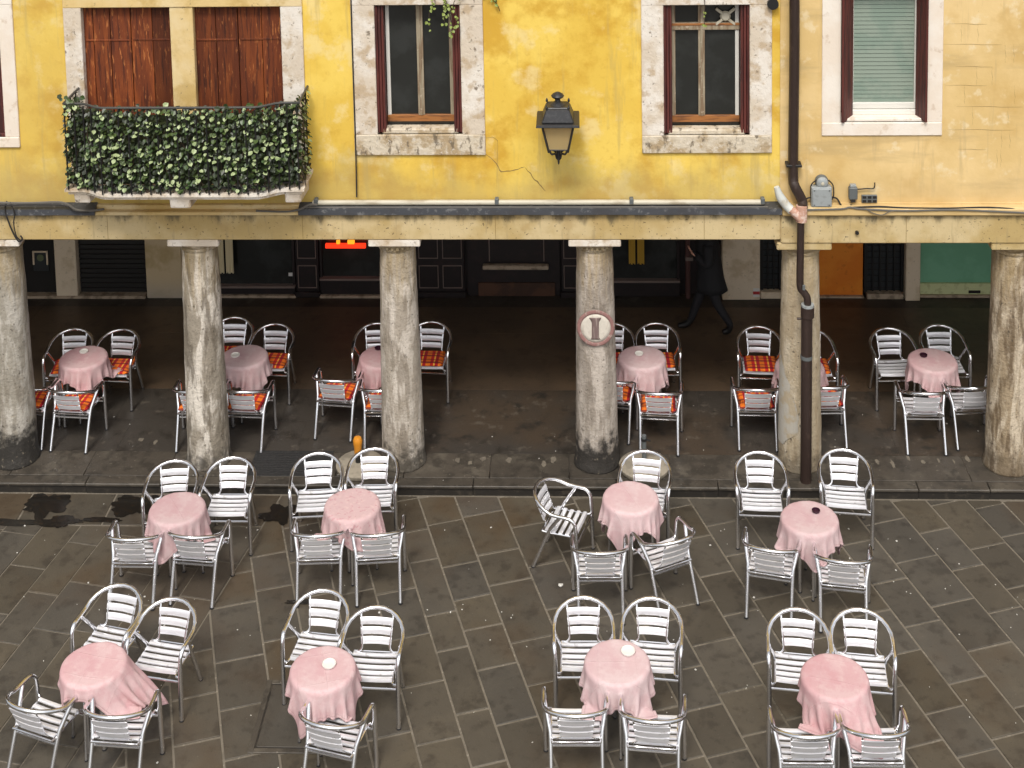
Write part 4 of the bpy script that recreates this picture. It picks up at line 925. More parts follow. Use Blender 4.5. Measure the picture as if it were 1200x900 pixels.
# ------------------------------------------------------------------ ivy on the balcony
def leaf(bm, p, up_, out, size, mi, fold=.25):
    """p: stalk, up_: direction to the tip, out: normal"""
    sd2 = up_.cross(out).normalized(); q = size
    pts = [(0, 0, 0), (-.42, .22, fold), (-.40, .62, fold), (0, 1, 0), (.40, .62, fold), (.42, .22, fold)]
    vs = [bm.verts.new(p+sd2*(a*q)+up_*(b*q)+out*(c_*q*.4)) for a, b, c_ in pts]
    for f_ in ((0, 1, 2, 3), (0, 3, 4, 5)):
        fc = bm.faces.new([vs[i] for i in f_]); fc.material_index = mi
iv = tag(empty('ivy_screen', (bc, -.9, zs1)), 'dense ivy with pale green leaves covering the balcony railing', 'ivy')
r3 = random.Random(21); bm = BM()
def ivy_at(s, z, depth, side=0):
    if side == 0: x = bxl+(bxr-bxl)*s; return Vector((x, fy(x)-.02+depth, z)), Vector((0, -1, 0))
    x = bxl if side < 0 else bxr; return Vector((x+side*(.005-depth), WY-.08+(fy(x)-WY+.08)*s, z)), Vector((side, 0, 0))
hz = zr-zs1
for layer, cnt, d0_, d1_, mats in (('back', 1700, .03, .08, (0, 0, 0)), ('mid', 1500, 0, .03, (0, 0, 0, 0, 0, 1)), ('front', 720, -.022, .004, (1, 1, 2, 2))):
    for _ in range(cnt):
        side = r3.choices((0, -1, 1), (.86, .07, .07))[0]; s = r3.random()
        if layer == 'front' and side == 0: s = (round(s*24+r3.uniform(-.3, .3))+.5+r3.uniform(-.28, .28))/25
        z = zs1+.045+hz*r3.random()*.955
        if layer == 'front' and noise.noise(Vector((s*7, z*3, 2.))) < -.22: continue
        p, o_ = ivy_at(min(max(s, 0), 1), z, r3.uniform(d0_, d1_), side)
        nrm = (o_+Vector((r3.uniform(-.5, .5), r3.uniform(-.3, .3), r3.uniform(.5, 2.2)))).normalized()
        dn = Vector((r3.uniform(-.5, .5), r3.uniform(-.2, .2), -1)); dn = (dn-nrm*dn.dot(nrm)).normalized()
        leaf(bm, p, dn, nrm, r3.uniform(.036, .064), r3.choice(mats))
for _ in range(22):
    x = r3.choice((bxl+r3.uniform(-.02, .17), r3.uniform(bxl, bxr))); p = Vector((x, fy(x)+r3.uniform(-.04, .06), zr+r3.uniform(-.02, .08 if x < bxl+.18 else .02)))
    nrm = Vector((r3.uniform(-.6, .6), -1, r3.uniform(0, 1))).normalized(); dn = Vector((r3.uniform(-1, 1), 0, r3.uniform(-.8, .8))); dn = (dn-nrm*dn.dot(nrm)).normalized(); leaf(bm, p, dn, nrm, r3.uniform(.04, .07), r3.choice((0, 1, 1, 2)))
fo = obj('foliage', bm, m_leaf, iv); fo['kind'] = 'stuff'
bm = BM()
for k in range(46):
    s = (k+.5)/46+r3.uniform(-.01, .01); x = bxl+(bxr-bxl)*s
    pts = [Vector((x+.05*math.sin(j*1.3+k), fy(x)+.005+r3.uniform(-.02, .03), zs1+hz*j/7)) for j in range(8)]
    tube(bm, catmull(pts, 2), .005, 4)
so_ = obj('stems', bm, m_stem, iv); so_['kind'] = 'stuff'
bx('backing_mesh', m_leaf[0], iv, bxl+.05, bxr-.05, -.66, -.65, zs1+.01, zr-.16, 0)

# hanging vines at the window tops
def vine(name, px_list, lab, nleaf, seed, Y=WY-.09, size=.035):
    r4 = random.Random(seed); v_ = tag(empty(name, onY(*px_list[0][-1], Y)), lab, 'vine'); bs = BM(); bl_ = BM()
    for poly in px_list:
        pts = catmull(pxl(poly, Y), 5); tube(bs, pts, .004, 4)
        for _ in range(nleaf):
            p = r4.choice(pts)+Vector((r4.uniform(-.02, .02), r4.uniform(-.03, .02), r4.uniform(-.02, .02)))
            nrm = Vector((r4.uniform(-.6, .6), -1, r4.uniform(0, 1.2))).normalized(); dn = Vector((r4.uniform(-.8, .8), 0, -1)); dn = (dn-nrm*dn.dot(nrm)).normalized(); leaf(bl_, p, dn, nrm, r4.uniform(.7, 1.3)*size, 0)
    obj('stem', bs, m_stem, v_); f_ = obj('leaves', bl_, m_vleaf, v_); f_['kind'] = 'stuff'
vine('hanging_vine', [[(516, -12), (524, 4), (527, 18), (530, 32), (527, 45)], [(540, -10), (531, 6), (536, 22), (533, 34)], [(505, -10), (510, 4), (503, 16), (504, 33)], [(522, -10), (520, 8), (521, 26)]], 'green vine sprigs hanging over the window left of the lantern', 14, 3)
vine('hanging_vine', [[(824, -10), (826, 6), (825, 22), (826, 31)]], 'single thin green sprig hanging over the window right of the lantern', 9, 5, size=.03)
vine('hanging_vine', [[(566, -10), (577, -2), (583, 6), (586, 13)], [(575, -10), (582, 2)]], 'small green sprig at the top edge between window and lantern', 8, 6, WY-.03)

# ================================================================== FURNITURE
# ---- chair prototype (faces -Y)
def mk_chair():
    root = empty('chair')
    half = [(.262, -.236, .010), (.262, -.228, .30), (.264, -.218, .545), (.267, -.203, .605), (.270, -.165, .643), (.272, -.11, .652), (.273, -.02, .654), (.2725, .05, .66)]
    arc = []
    for k in range(1, 12):
        t = PI*k/12; arc.append((.272*math.cos(t), .05+.245*math.sin(t), .66+.10*math.sin(t)))
    pts = catmull(half, 3)+[Vector(p) for p in arc]+[Vector((-p.x, p.y, p.z)) for p in reversed(catmull(half, 3))]
    tb('frame_tube', m_alu, root, pts, [.0215 if p[2] < .52 else .0185 for p in pts], 10, keep=True)
    for s in (-1, 1):
        tb('rear_leg', m_alu, root, catmull([(s*.268, -.05, .642), (s*.232, .045, .50), (s*.218, .10, .40), (s*.216, .265, .010)], 4), .0200, 10, keep=True)
        tb('foot_cap', m_cap, root, [(s*.262, -.236, 0), (s*.262, -.236, .012)], .023, 8, keep=True); tb('foot_cap', m_cap, root, [(s*.216, .268, 0), (s*.216, .266, .012)], .0215, 8, keep=True)
        tb('seat_rail', m_alu, root, catmull([(s*.25, -.222, .405), (s*.214, -.215, .415), (s*.207, -.1, .415), (s*.207, .08, .41), (s*.205, .165, .415)], 3), .010, 7, keep=True)
        bm = BM(); bp = catmull([(s*.150, .272, .742), (s*.147, .247, .69), (s*.136, .205, .59), (s*.128, .165, .49), (s*.135, .150, .455), (s*.165, .138, .432), (s*.195, .13, .425)], 3)
        tube(bm, bp, .0085, 6, flat=(.5, 1.0)); obj('back_strip', bm, m_alu, root, smooth=1, keep=True)
    tb('stretcher', m_alu, root, [(-.255, -.226, .368), (.255, -.226, .368)], .0115, 7, keep=True); tb('stretcher', m_alu, root, [(-.214, .118, .352), (.214, .118, .352)], .0115, 7, keep=True)
    tb('seat_back_bar', m_alu, root, [(-.205, .163, .418), (.205, .163, .418)], .009, 6, keep=True)
    ys = np.linspace(-.213, .150, 6)
    for k in range(5):
        a, b = ys[k]+.0155, ys[k+1]-.0155; bm = BM()
        n = 6; rows = []
        for yy in (a, a+.008, b-.008, b):
            row = []
            for i in range(n+1):
                x = -.203+.406*i/n; sag = -.007*(1-(x/.2)**2)
                drop = -.014 if (k == 0 and yy == a) else 0
                row.append((x, yy, .434+sag+drop-(.004 if yy in (a, b) else 0)+.006*((k-2)/2)**2))
            rows.append(row)
        top = [[bm.verts.new(p) for p in r_] for r_ in rows]; bot = [[bm.verts.new((p[0], p[1], p[2]-.011)) for p in r_] for r_ in (rows[0], rows[-1])]
        for p, q in zip(top, top[1:]):
            for i in range(n): bm.faces.new((p[i], p[i+1], q[i+1], q[i]))
        for i in range(n):
            bm.faces.new((bot[0][i], bot[0][i+1], top[0][i+1], top[0][i])); bm.faces.new((top[3][i], top[3][i+1], bot[1][i+1], bot[1][i])); bm.faces.new((bot[1][i], bot[1][i+1], bot[0][i+1], bot[0][i]))
        for i in (0, n): bm.faces.new((bot[0][i], top[0][i], top[1][i], top[2][i], top[3][i], bot[1][i]))
        obj('seat_slat', bm, m_slat, root, smooth=1, keep=True)
    for k in range(3):
        t0, t1 = .02+k*.335, .02+k*.335+.252
        bm = BM(); rows = []; n = 6
        for t in (t0, t0+.03, t1-.03, t1):
            yy, zz = .165+.085*t+.004, .482+.223*t; hw = .137+.018*t
            e_ = .004 if t in (t0, t1) else 0
            rows.append([(-hw+2*hw*i/n, yy+.012*(1-(2*i/n-1)**2)-.010+e_, zz) for i in range(n+1)])
        fr = [[bm.verts.new(p) for p in r_] for r_ in rows]; bk = [[bm.verts.new((p[0], p[1]+.009, p[2]-.003)) for p in r_] for r_ in (rows[0], rows[-1])]
        for p, q in zip(fr, fr[1:]):
            for i in range(n): bm.faces.new((p[i], p[i+1], q[i+1], q[i]))
        for i in range(n):
            bm.faces.new((bk[0][i], bk[0][i+1], fr[0][i+1], fr[0][i])); bm.faces.new((fr[3][i], fr[3][i+1], bk[1][i+1], bk[1][i])); bm.faces.new((bk[0][i], bk[1][i], bk[1][i+1], bk[0][i+1]))
        for i in (0, n): bm.faces.new((bk[0][i], fr[0][i], fr[1][i], fr[2][i], fr[3][i], bk[1][i]))
        obj('back_slat', bm, m_slat, root, smooth=1, keep=True)
    return root
chair0 = mk_chair(); chair_used = [False]

ZO = {'1': ((620, 690), 4.285), '2': ((600, 520), 4.5), '3': ((850, 510), 4.285), '4': ((0, 680), 4.09), '5': ((120, 530), 4.735), '6': ((300, 690), 4.285), '7': ((880, 700), 4.5), '8': ((320, 500), 4.285),
      'a': ((20, 360), 4.5), 'b': ((190, 360), 4.5), 'c': ((350, 360), 4.5), 'd': ((640, 360), 4.5), 'e': ((840, 360), 4.5), 'f': ((1000, 360), 4.5)}
def P(k, x, y_, Z):
    o, s = ZO[k]; return onZ(o[0]+x/s, o[1]+y_/s, Z+(KZ if k >= 'a' else 0))
TW = {'5': 'leftmost table of the kerb row', '8': 'second table from left along the kerb', '2': 'kerb-row table below the emblem column', '3': 'kerb-row table with the dark ashtray',
      '4': 'leftmost table of the front row', '6': 'front-row table with only three chairs', '1': 'third table from left in the front row', '7': 'rightmost table of the front row',
      'a': 'leftmost table under the arcade', 'b': 'second arcade table from left', 'c': 'arcade table hidden by the third column', 'd': 'arcade table right of the emblem column', 'e': 'arcade table behind the drainpipe column', 'f': 'arcade table beside the rightmost column'}
TP = {'1': (442, 365), '2': (625, 280), '3': (423, 412), '4': (450, 400), '5': (415, 308), '6': (335, 397), '7': (442, 415), '8': (398, 388), 'a': (350, 262), 'b': (432, 257), 'c': (445, 258), 'd': (505, 262), 'e': (437, 308), 'f': (418, 277)}
FACE = {'1': [(188, 92, 355, 92), (538, 90, 705, 103)], '2': [(637, 75, 785, 88)], '3': [(98, 125, 245, 125), (520, 110, 668, 115)], '4': [(520, 52, 658, 88), (768, 120, 912, 152)], '5': [(318, 95, 483, 88), (648, 72, 808, 75)],
        '6': [(267, 45, 428, 68), (527, 135, 690, 148)], '7': [(157, 110, 337, 120), (485, 112, 667, 122)], '8': [(155, 175, 300, 170), (440, 150, 580, 150)], 'a': [(240, 152, 367, 148), (500, 150, 620, 155)], 'b': [(322, 88, 445, 88), (538, 122, 662, 125)],
        'c': [(350, 121, 480, 119), (640, 110, 768, 115)], 'd': [(280, 122, 410, 120), (515, 120, 645, 120)], 'e': [(155, 135, 285, 140), (418, 150, 545, 148)], 'f': [(120, 148, 250, 145), (385, 130, 515, 130)]}
BACK = {'1': [(130, 787, 345, 787), (512, 808, 728, 825)], '2': [(370, 725, 560, 725), (757, 690, 920, 635)], '3': [(130, 705, 320, 735), (493, 770, 690, 790)], '4': [(92, 730, 255, 785), (458, 790, 660, 803)], '5': [(78, 635, 275, 638), (418, 615, 608, 630)],
        '6': [(278, 815, 470, 860)], '7': [(180, 893, 410, 895), (555, 890, 775, 893)], '8': [(138, 690, 325, 685), (435, 690, 618, 678)], 'a': [(-34, 570, 128, 570), (217, 577, 362, 585)], 'b': [(100, 580, 264, 580), (357, 577, 520, 583)],
        'c': [(118, 515, 268, 525), (365, 575, 530, 572)], 'd': [(262, 520, 430, 537), (510, 588, 680, 595)], 'e': [(128, 570, 295, 573), (490, 562, 655, 560)], 'f': [(293, 590, 455, 592), (548, 565, 712, 560)]}
chairs = []      # (key, location, rotation, label)
for k in TW:
    for kind, D_ in (('F', FACE), ('B', BACK)):
        lst = D_[k]
        for i, (x0, y0, x1, y1) in enumerate(lst):
            Z = .70 if kind == 'F' else .352
            A, B = P(k, x0, y0, Z), P(k, x1, y1, Z); mid_ = (A+B)/2; ang = math.atan2(B.y-A.y, B.x-A.x)
            if kind == 'F': rot, off = ang, .248
            else: rot, off = ang+PI, .118
            # the tubes converge a little towards the camera: follow the measured axes
            if kind == 'F' and k < 'a': rot += {'4': .09, '6': .05, '5': .03, '8': .02, '3': -.06, '7': -.05}.get(k, 0)
            loc = mid_-Matrix.Rotation(rot, 3, 'Z') @ Vector((0, off, 0)); loc.z = KZ+.002 if k >= 'a' else .003
            if k >= 'a': loc.z += .001
            pos = ('far ' if kind == 'F' else 'near ')+(('left' if i == 0 else 'right') if len(lst) > 1 else 'side')
            if k == '2' and kind == 'F': pos = 'far right'
            if k == '6' and kind == 'B': pos = 'only near'
            word = 'chair, '+pos+' at '+TW[k]
            chairs.append([k, loc, rot, ('slatted aluminium ' if k < 'a' else 'shaded aluminium ')+word, pos])
A, B = P('2', 335, 748, 0), P('2', 440, 527, 0); ang = math.atan2(B.y-A.y, B.x-A.x)
loc = (A+B)/2-Matrix.Rotation(ang, 3, 'Z') @ Vector((0, -.236, 0)); loc.z = .003
chairs.append(['2', loc, ang, 'aluminium chair turned sideways, empty seat facing right, left of '+TW['2'], 'sideways'])
for k, loc, rot, lab, pos in chairs:
    if not chair_used[0]: c = chair0; chair_used[0] = True
    else: c = copy_tree(chair0)
    c.location = loc; c.rotation_euler = (0, 0, rot)
    tag(c, lab, 'chair', 'aluminium cafe chairs on the square' if k < 'a' else 'aluminium cafe chairs under the arcade')

# ---- cushions on the arcade chairs
bm = BM(); n = 10
def cush(u, v_):
    x, y_ = (u-.5)*.40, (v_-.5)*.37; e_ = min(u, 1-u, v_, 1-v_); return x, y_, .021*min(1, (e_/.18))**.5
top = [[bm.verts.new((cush(i/n, j/n)[0], cush(i/n, j/n)[1], .020+cush(i/n, j/n)[2]+.003*math.sin(i*2.1)*math.sin(j*1.7))) for j in range(n+1)] for i in range(n+1)]
bot = [[(top[i][j] if i in (0, n) or j in (0, n) else bm.verts.new((cush(i/n, j/n)[0], cush(i/n, j/n)[1], .004))) for j in range(n+1)] for i in range(n+1)]
for i in range(n):
    for j in range(n):
        bm.faces.new((top[i][j], top[i+1][j], top[i+1][j+1], top[i][j+1])); bm.faces.new((bot[i][j], bot[i][j+1], bot[i+1][j+1], bot[i+1][j]))
cush0 = None
for k, loc, rot, lab, pos in chairs:
    if k < 'a' or k == 'f': continue
    if cush0 is None: cush0 = obj('seat_cushion', bm, m_plaid, None, smooth=2, keep=True); c = cush0
    else: c = cush0.copy(); COL.objects.link(c)
    q = Matrix.Rotation(rot, 3, 'Z') @ Vector((rng.uniform(-.012, .012), -.035, 0))
    c.location = (loc.x+q.x, loc.y+q.y, loc.z+.437); c.rotation_euler = (0, 0, rot+rng.uniform(-.06, .06))
    tag(c, f'orange red checked cushion on {pos} chair at {TW[k]}', 'cushion', 'checked seat cushions')

# ---- tables
def mk_table():
    root = empty('table'); bm = BM(); lathe(bm, [(.256, .70), (.268, .704), (.271, .718), (.264, .722)], n=40); obj('tabletop', bm, m_alu, root, smooth=1, keep=True)
    bm = BM(); lathe(bm, [(.236, .672), (.241, .674), (.241, .698), (.236, .6995)], n=32); obj('apron', bm, m_alu, root, smooth=1, keep=True)
    for i in range(4):
        a = -PI/2+i*PI/2; lg = tb('leg', m_alu, root, [(.20*math.cos(a), .20*math.sin(a), .675), (.235*math.cos(a), .235*math.sin(a), .012)], .0135, 9, keep=True)
        tb('foot_cap', m_cap, lg, [(.235*math.cos(a), .235*math.sin(a), 0), (.235*math.cos(a), .235*math.sin(a), .013)], .016, 8, keep=True)
    return root
table0 = mk_table(); tables = {}
for i, k in enumerate(TW):
    t_ = table0 if i == 0 else copy_tree(table0)
    p = P(k, *TP[k], .735); t_.location = (p.x, p.y, KZ+.003 if k >= 'a' else .003); t_.rotation_euler = (0, 0, rng.uniform(-.12, .12)); tables[k] = t_
    tag(t_, ('round aluminium table under pink cloth, ' if True else '')+TW[k], 'table', 'round cafe tables')

# ---- tablecloths: a square cloth dropped on each table, folded over arms and seats it meets
keys = list(TW); T = len(keys); N_ = 41; SIDE = .90
CANG = {'1': -43, '2': -112, '3': -84, '4': -62, '5': -102, '6': -118, '7': -58, '8': -72, 'a': -66, 'b': -52, 'c': -118, 'd': -75, 'e': -120, 'f': -98}
g = np.linspace(-.5, .5, N_)*SIDE; gx, gy = np.meshgrid(g, g, indexing='ij')
X = np.zeros((T, N_, N_, 3)); rs_ = np.random.RandomState(5)
for t, k in enumerate(keys):
    a = R(CANG[k]-45); ox, oy = rs_.uniform(-.02, .02, 2)
    if k == '4': ox, oy = .03, .0
    if k == '7': ox, oy = .01, -.03
    X[t, ..., 0] = gx*math.cos(a)-gy*math.sin(a)+ox; X[t, ..., 1] = gx*math.sin(a)+gy*math.cos(a)+oy
    X[t, ..., 2] = .738+rs_.uniform(0, .004, (N_, N_))
V_ = np.zeros_like(X); h0 = SIDE/(N_-1)
def cons(A, B, L0, kst):
    d = B-A; l = np.linalg.norm(d, axis=-1, keepdims=True)+1e-9; c_ = d*((l-L0)/l*.5*kst); A += c_; B -= c_
caps = []
for t, k in enumerate(keys):
    tl = tables[k].location; cl = []; seats = []
    for ck, loc, rot, lab, pos in chairs:
        if ck != k: continue
        Mx = Matrix.Rotation(rot, 3, 'Z')
        def Lc(x, y_, z): q = Mx @ Vector((x, y_, z)); return np.array((q.x+loc.x-tl.x, q.y+loc.y-tl.y, q.z))
        for s in (-1, 1):
            cl += [(Lc(s*.264, -.225, .40), Lc(s*.267, -.203, .605)), (Lc(s*.267, -.203, .605), Lc(s*.271, -.14, .650)), (Lc(s*.271, -.14, .650), Lc(s*.273, .03, .656))]
        seats.append((math.cos(rot), math.sin(rot), loc.x-tl.x, loc.y-tl.y, .447 if ck < 'a' or ck == 'f' else .475))
    caps.append((cl, seats))
WIND = {'4': (np.array((1., .25, .45)), .21), '7': (np.array((.45, -1., .2)), .12), '6': (np.array((.5, .6, .3)), .03)}
RT = .288; ZTOP = .7315; dt = 1/60.
STEPS = 150
for step in range(STEPS):
    V_[..., 2] -= 9.8*dt
    if step < STEPS:
        for t, k in enumerate(keys):
            if k in WIND:
                wd_, am = WIND[k]; r_ = np.hypot(X[t, ..., 0], X[t, ..., 1]); sel = np.clip((X[t, ..., 0]*wd_[0]+X[t, ..., 1]*wd_[1])/.4, 0, 1)*(r_ > RT)
                V_[t] += wd_*am*(sel[..., None])*dt*22
    V_ *= .955
    Xp = X.copy(); X += V_*dt
    for it in range(7):
        for s0 in (0, 1):
            cons(X[:, s0:-1:2], X[:, s0+1::2], h0, 1.); cons(X[:, :, s0:-1:2], X[:, :, s0+1::2], h0, 1.)
            a_, b_ = X[:, s0:-1:2, :-1], X[:, s0+1::2, 1:]; cons(a_, b_, h0*1.41421, .35)
            a_, b_ = X[:, s0:-1:2, 1:], X[:, s0+1::2, :-1]; cons(a_, b_, h0*1.41421, .35)
        if it % 2 == 0:
            for s0 in (0, 1, 2, 3):
                m_ = (N_-2-s0+3)//4
                ia = np.arange(s0, N_-2, 4)
                A, B = X[:, ia], X[:, ia+2]; d = B-A; l = np.linalg.norm(d, axis=-1, keepdims=True)+1e-9; c_ = d*((l-2*h0)/l*.5*.10); X[:, ia] += c_; X[:, ia+2] -= c_
                A, B = X[:, :, ia], X[:, :, ia+2]; d = B-A; l = np.linalg.norm(d, axis=-1, keepdims=True)+1e-9; c_ = d*((l-2*h0)/l*.5*.10); X[:, :, ia] += c_; X[:, :, ia+2] -= c_
        r_ = np.hypot(X[..., 0], X[..., 1]); z = X[..., 2]
        on = (r_ < RT-.004) & (z < ZTOP) & (z > ZTOP-.05)
        X[..., 2] = np.where(on, ZTOP, X[..., 2])
        under = (r_ < RT+.002) & (X[..., 2] < ZTOP-.0005) & (~on)
        f_ = np.where(under, (RT+.002)/np.maximum(r_, 1e-6), 1); X[..., 0] *= f_; X[..., 1] *= f_
    if step > 4 and step % 1 == 0:
        for t in range(T):
            Xt = X[t]; cl, seats = caps[t]
            for a_, b_ in cl:
                ab = b_-a_; s_ = np.clip(((Xt-a_)@ab)/(ab@ab), 0, 1)[..., None]; q = Xt-(a_+ab*s_); l = np.linalg.norm(q, axis=-1, keepdims=True)+1e-9
                Xt += q/l*np.maximum(.019-l, 0)
            for cs, sn, lx, ly, zz in seats:
                dx, dy = Xt[..., 0]-lx, Xt[..., 1]-ly; ux, uy = dx*cs+dy*sn, -dx*sn+dy*cs
                ins = (np.abs(ux) < .21) & (uy > -.225) & (uy < .16) & (Xt[..., 2] < zz) & (Xt[..., 2] > zz-.1); Xt[..., 2] = np.where(ins, zz, Xt[..., 2])
    V_ = (X-Xp)/dt
    on = (np.hypot(X[..., 0], X[..., 1]) < RT-.003) & (X[..., 2] < ZTOP+.001); V_[on] *= .05
faces = [(i*N_+j, (i+1)*N_+j, (i+1)*N_+j+1, i*N_+j+1) for i in range(N_-1) for j in range(N_-1)]
DESC = {'1': 'even pink tablecloth under a white dish', '2': 'smooth bare pink tablecloth', '3': 'pink tablecloth with pointed front corner', '4': 'pink tablecloth blown out to the right', '5': 'pink tablecloth tucked up at the front',
        '6': 'pink tablecloth with trailing corner', '7': 'pink tablecloth with one long front corner', '8': 'faintly patterned pink tablecloth'}
for t, k in enumerate(keys):
    me = bpy.data.meshes.new('tablecloth'); pts = X[t].reshape(-1, 3).copy(); me.from_pydata(pts.tolist(), [], faces); me.update()
    ul = me.uv_layers.new(name='UVMap'); vi = np.zeros(len(me.loops), dtype=np.int32); me.loops.foreach_get('vertex_index', vi)
    ul.data.foreach_set('uv', np.stack([(vi//N_)/(N_-1), (vi % N_)/(N_-1)], -1).ravel())
    me.polygons.foreach_set('use_smooth', [True]*len(me.polygons)); me.materials.append(m_pinkf if k == '8' else m_pink)
    o = bpy.data.objects.new('tablecloth', me); COL.objects.link(o); o.location = tables[k].location
    sb = o.modifiers.new('smooth', 'SUBSURF'); sb.levels = 1; sb.render_levels = 1
    so2 = o.modifiers.new('thickness', 'SOLIDIFY'); so2.thickness = .0025; so2.offset = 1
    tag(o, (DESC[k]+', '+TW[k].replace('with only three chairs', 'of three chairs')) if k in DESC else 'pink tablecloth in shade on '+TW[k], 'tablecloth', 'pink tablecloths')

# ---- dishes
def dish(k, zx, zy, mat, lab, r_=.05):
    p = P(k, zx, zy, .735); bm = BM(); lathe(bm, [(r_*.75, 0), (r_*.95, .006), (r_, .022), (r_*.93, .024), (r_*.85, .010), (.004, .008)], n=20)
    o = obj('ashtray', bm, mat, None, smooth=1, keep=True); o.location = (p.x, p.y, .7375+(KZ+.003 if k >= 'a' else .003)); tag(o, lab, 'ashtray', 'dishes on the tables')
dish('6', 367, 387, m_dish, 'white dish on the table with only three chairs', .062); dish('1', 497, 322, m_dish, 'white dish on the third front-row table', .064)
dish('3', 455, 387, m_dish_dark, 'dark red ashtray on the kerb-row table at right', .042)
dish('a', 352, 240, m_dish, 'white dish on the leftmost arcade table', .052); dish('b', 386, 260, m_dish, 'white dish on the arcade table by the second column', .055)
dish('d', 490, 252, m_dish, 'white dish on the arcade table right of the emblem column', .052); dish('f', 370, 260, m_dish_dark, 'black ashtray on the rightmost arcade table', .046); dish('c', 420, 222, m_dish_dark, 'black ashtray peeking out beside the third column', .046)

# ---- parasol bases, mat, litter
def base(px_, py_, rr, lab, pole):
    c = onZ(px_, py_, KZ+.03); b_ = tag(empty('parasol_base', (c.x, c.y, KZ+.002)), lab, 'parasol base', 'parasol bases')
    bm = BM(); lathe(bm, [(rr-.01, 0), (rr, .012), (rr, .045), (rr-.02, .06), (.06, .066)], (c.x, c.y, KZ+.003), 36); obj('disc', bm, m_conc, b_, smooth=1)
    return b_, c
b1, c = base(422, 545, .275, 'round concrete parasol base with an orange-capped stub by the third column', 0)
q = onY(418, 520, c.y); tb('socket', m_iron, b1, [(c.x-.02, c.y, KZ+.06), (c.x-.02, c.y, KZ+.17)], .03, 10)
bm = BM(); lathe(bm, [(.036, 0), (.042, .015), (.044, .09), (.052, .13), (.054, .17), (.04, .20), (.01, .21)], (c.x-.02, c.y, KZ+.165), 16); obj('orange_cap', bm, m_orangep, b1, smooth=1)
b2, c = base(755, 546, .285, 'round concrete parasol base with a bare steel socket by the emblem column', 0)
tb('socket', m_greyd, b2, [(c.x, c.y, KZ+.06), (c.x, c.y, KZ+.40)], .026, 10); tb('collar', m_iron, b2, [(c.x, c.y, KZ+.34), (c.x, c.y, KZ+.365)], .036, 12); tb('knob', m_iron, b2, [(c.x+.02, c.y-.01, KZ+.352), (c.x+.07, c.y-.03, KZ+.352)], .01, 8)
a = onZ(300, 530, KZ); b = onZ(372, 556, KZ)
mt_ = tag(empty('rubber_mat', ((a.x+b.x)/2, (a.y+b.y)/2, KZ)), 'black ribbed rubber mat on the pavement edge between second and third columns', 'mat')
bx('mat_sheet', m_mat, mt_, a.x, b.x+.12, b.y-.04, a.y+.02, KZ+.003, KZ+.010, .002)
y_ = b.y-.02
while y_ < a.y: bx('rib', m_mat, mt_, a.x+.015, b.x+.105, y_, y_+.012, KZ+.0102, KZ+.016, .002); y_ += .034
bm = BM(); r5 = random.Random(33)
for _ in range(230):
    x, y_ = r5.uniform(-6.8, 5.2), r5.uniform(-4.9, -.55); s = r5.choice((.003, .004, .005, .006, .009)); a = r5.uniform(0, PI)
    if r5.random() < .12: y_ = r5.uniform(-.45, 1.2)
    z = (KZ if y_ > -.5 else 0)+.0035; dx, dy = Vector((math.cos(a), math.sin(a)))*s, Vector((-math.sin(a), math.cos(a)))*s*r5.uniform(.4, 1)
    prism(bm, [(x-dx.x-dy.x, y_-dx.y-dy.y), (x+dx.x-dy.x, y_+dx.y-dy.y), (x+dx.x+dy.x, y_+dx.y+dy.y), (x-dx.x+dy.x, y_-dx.y+dy.y)], z, z+s*.6)
tag(obj('litter', bm, m_paper), 'tiny pale specks of litter strewn over the paving', 'litter', kind='stuff')
c = onZ(657, 688); bm = BM(); r6 = random.Random(2)
vs = [bm.verts.new((c.x+r6.uniform(-.025, .025), c.y+r6.uniform(-.025, .025), r6.uniform(.006, .035))) for _ in range(12)]; bmesh.ops.convex_hull(bm, input=bm.verts)
tag(obj('paper_scrap', bm, m_paper), 'crumpled white paper scrap on the paving below the sideways chair', 'litter')

# ================================================================== PERSON (walking left under the arcade)
def skin_mesh(name, verts, edges, radii, root, mat, parent, sub=2):
    me = bpy.data.meshes.new(name); me.from_pydata(verts, edges, []); o = bpy.data.objects.new(name, me); COL.objects.link(o)
    sk = o.modifiers.new('skin', 'SKIN'); me.skin_vertices
    lay = me.skin_vertices[0].data
    for i, r_ in enumerate(radii): lay[i].radius = r_ if isinstance(r_, tuple) else (r_, r_)
    lay[root].use_root = True
    ss = o.modifiers.new('sub', 'SUBSURF'); ss.levels = sub; ss.render_levels = sub
    dg = bpy.context.evaluated_depsgraph_get(); dg.update()
    m2 = bpy.data.meshes.new_from_object(o.evaluated_get(dg)); bpy.data.objects.remove(o, do_unlink=True)
    m2.materials.clear(); m2.materials.append(mat); m2.polygons.foreach_set('use_smooth', [True]*len(m2.polygons))
    o = bpy.data.objects.new(name, m2); COL.objects.link(o); o.parent = parent; return o
fl_, fr_ = onZ(806, 385, KZ), onZ(862, 391, KZ)
pc = (fl_+fr_)/2; pr = tag(empty('person', (pc.x-.02, pc.y, KZ+.006)), 'person in a long black coat walking left under the arcade', 'person')
hl = (fr_-fl_).length/2
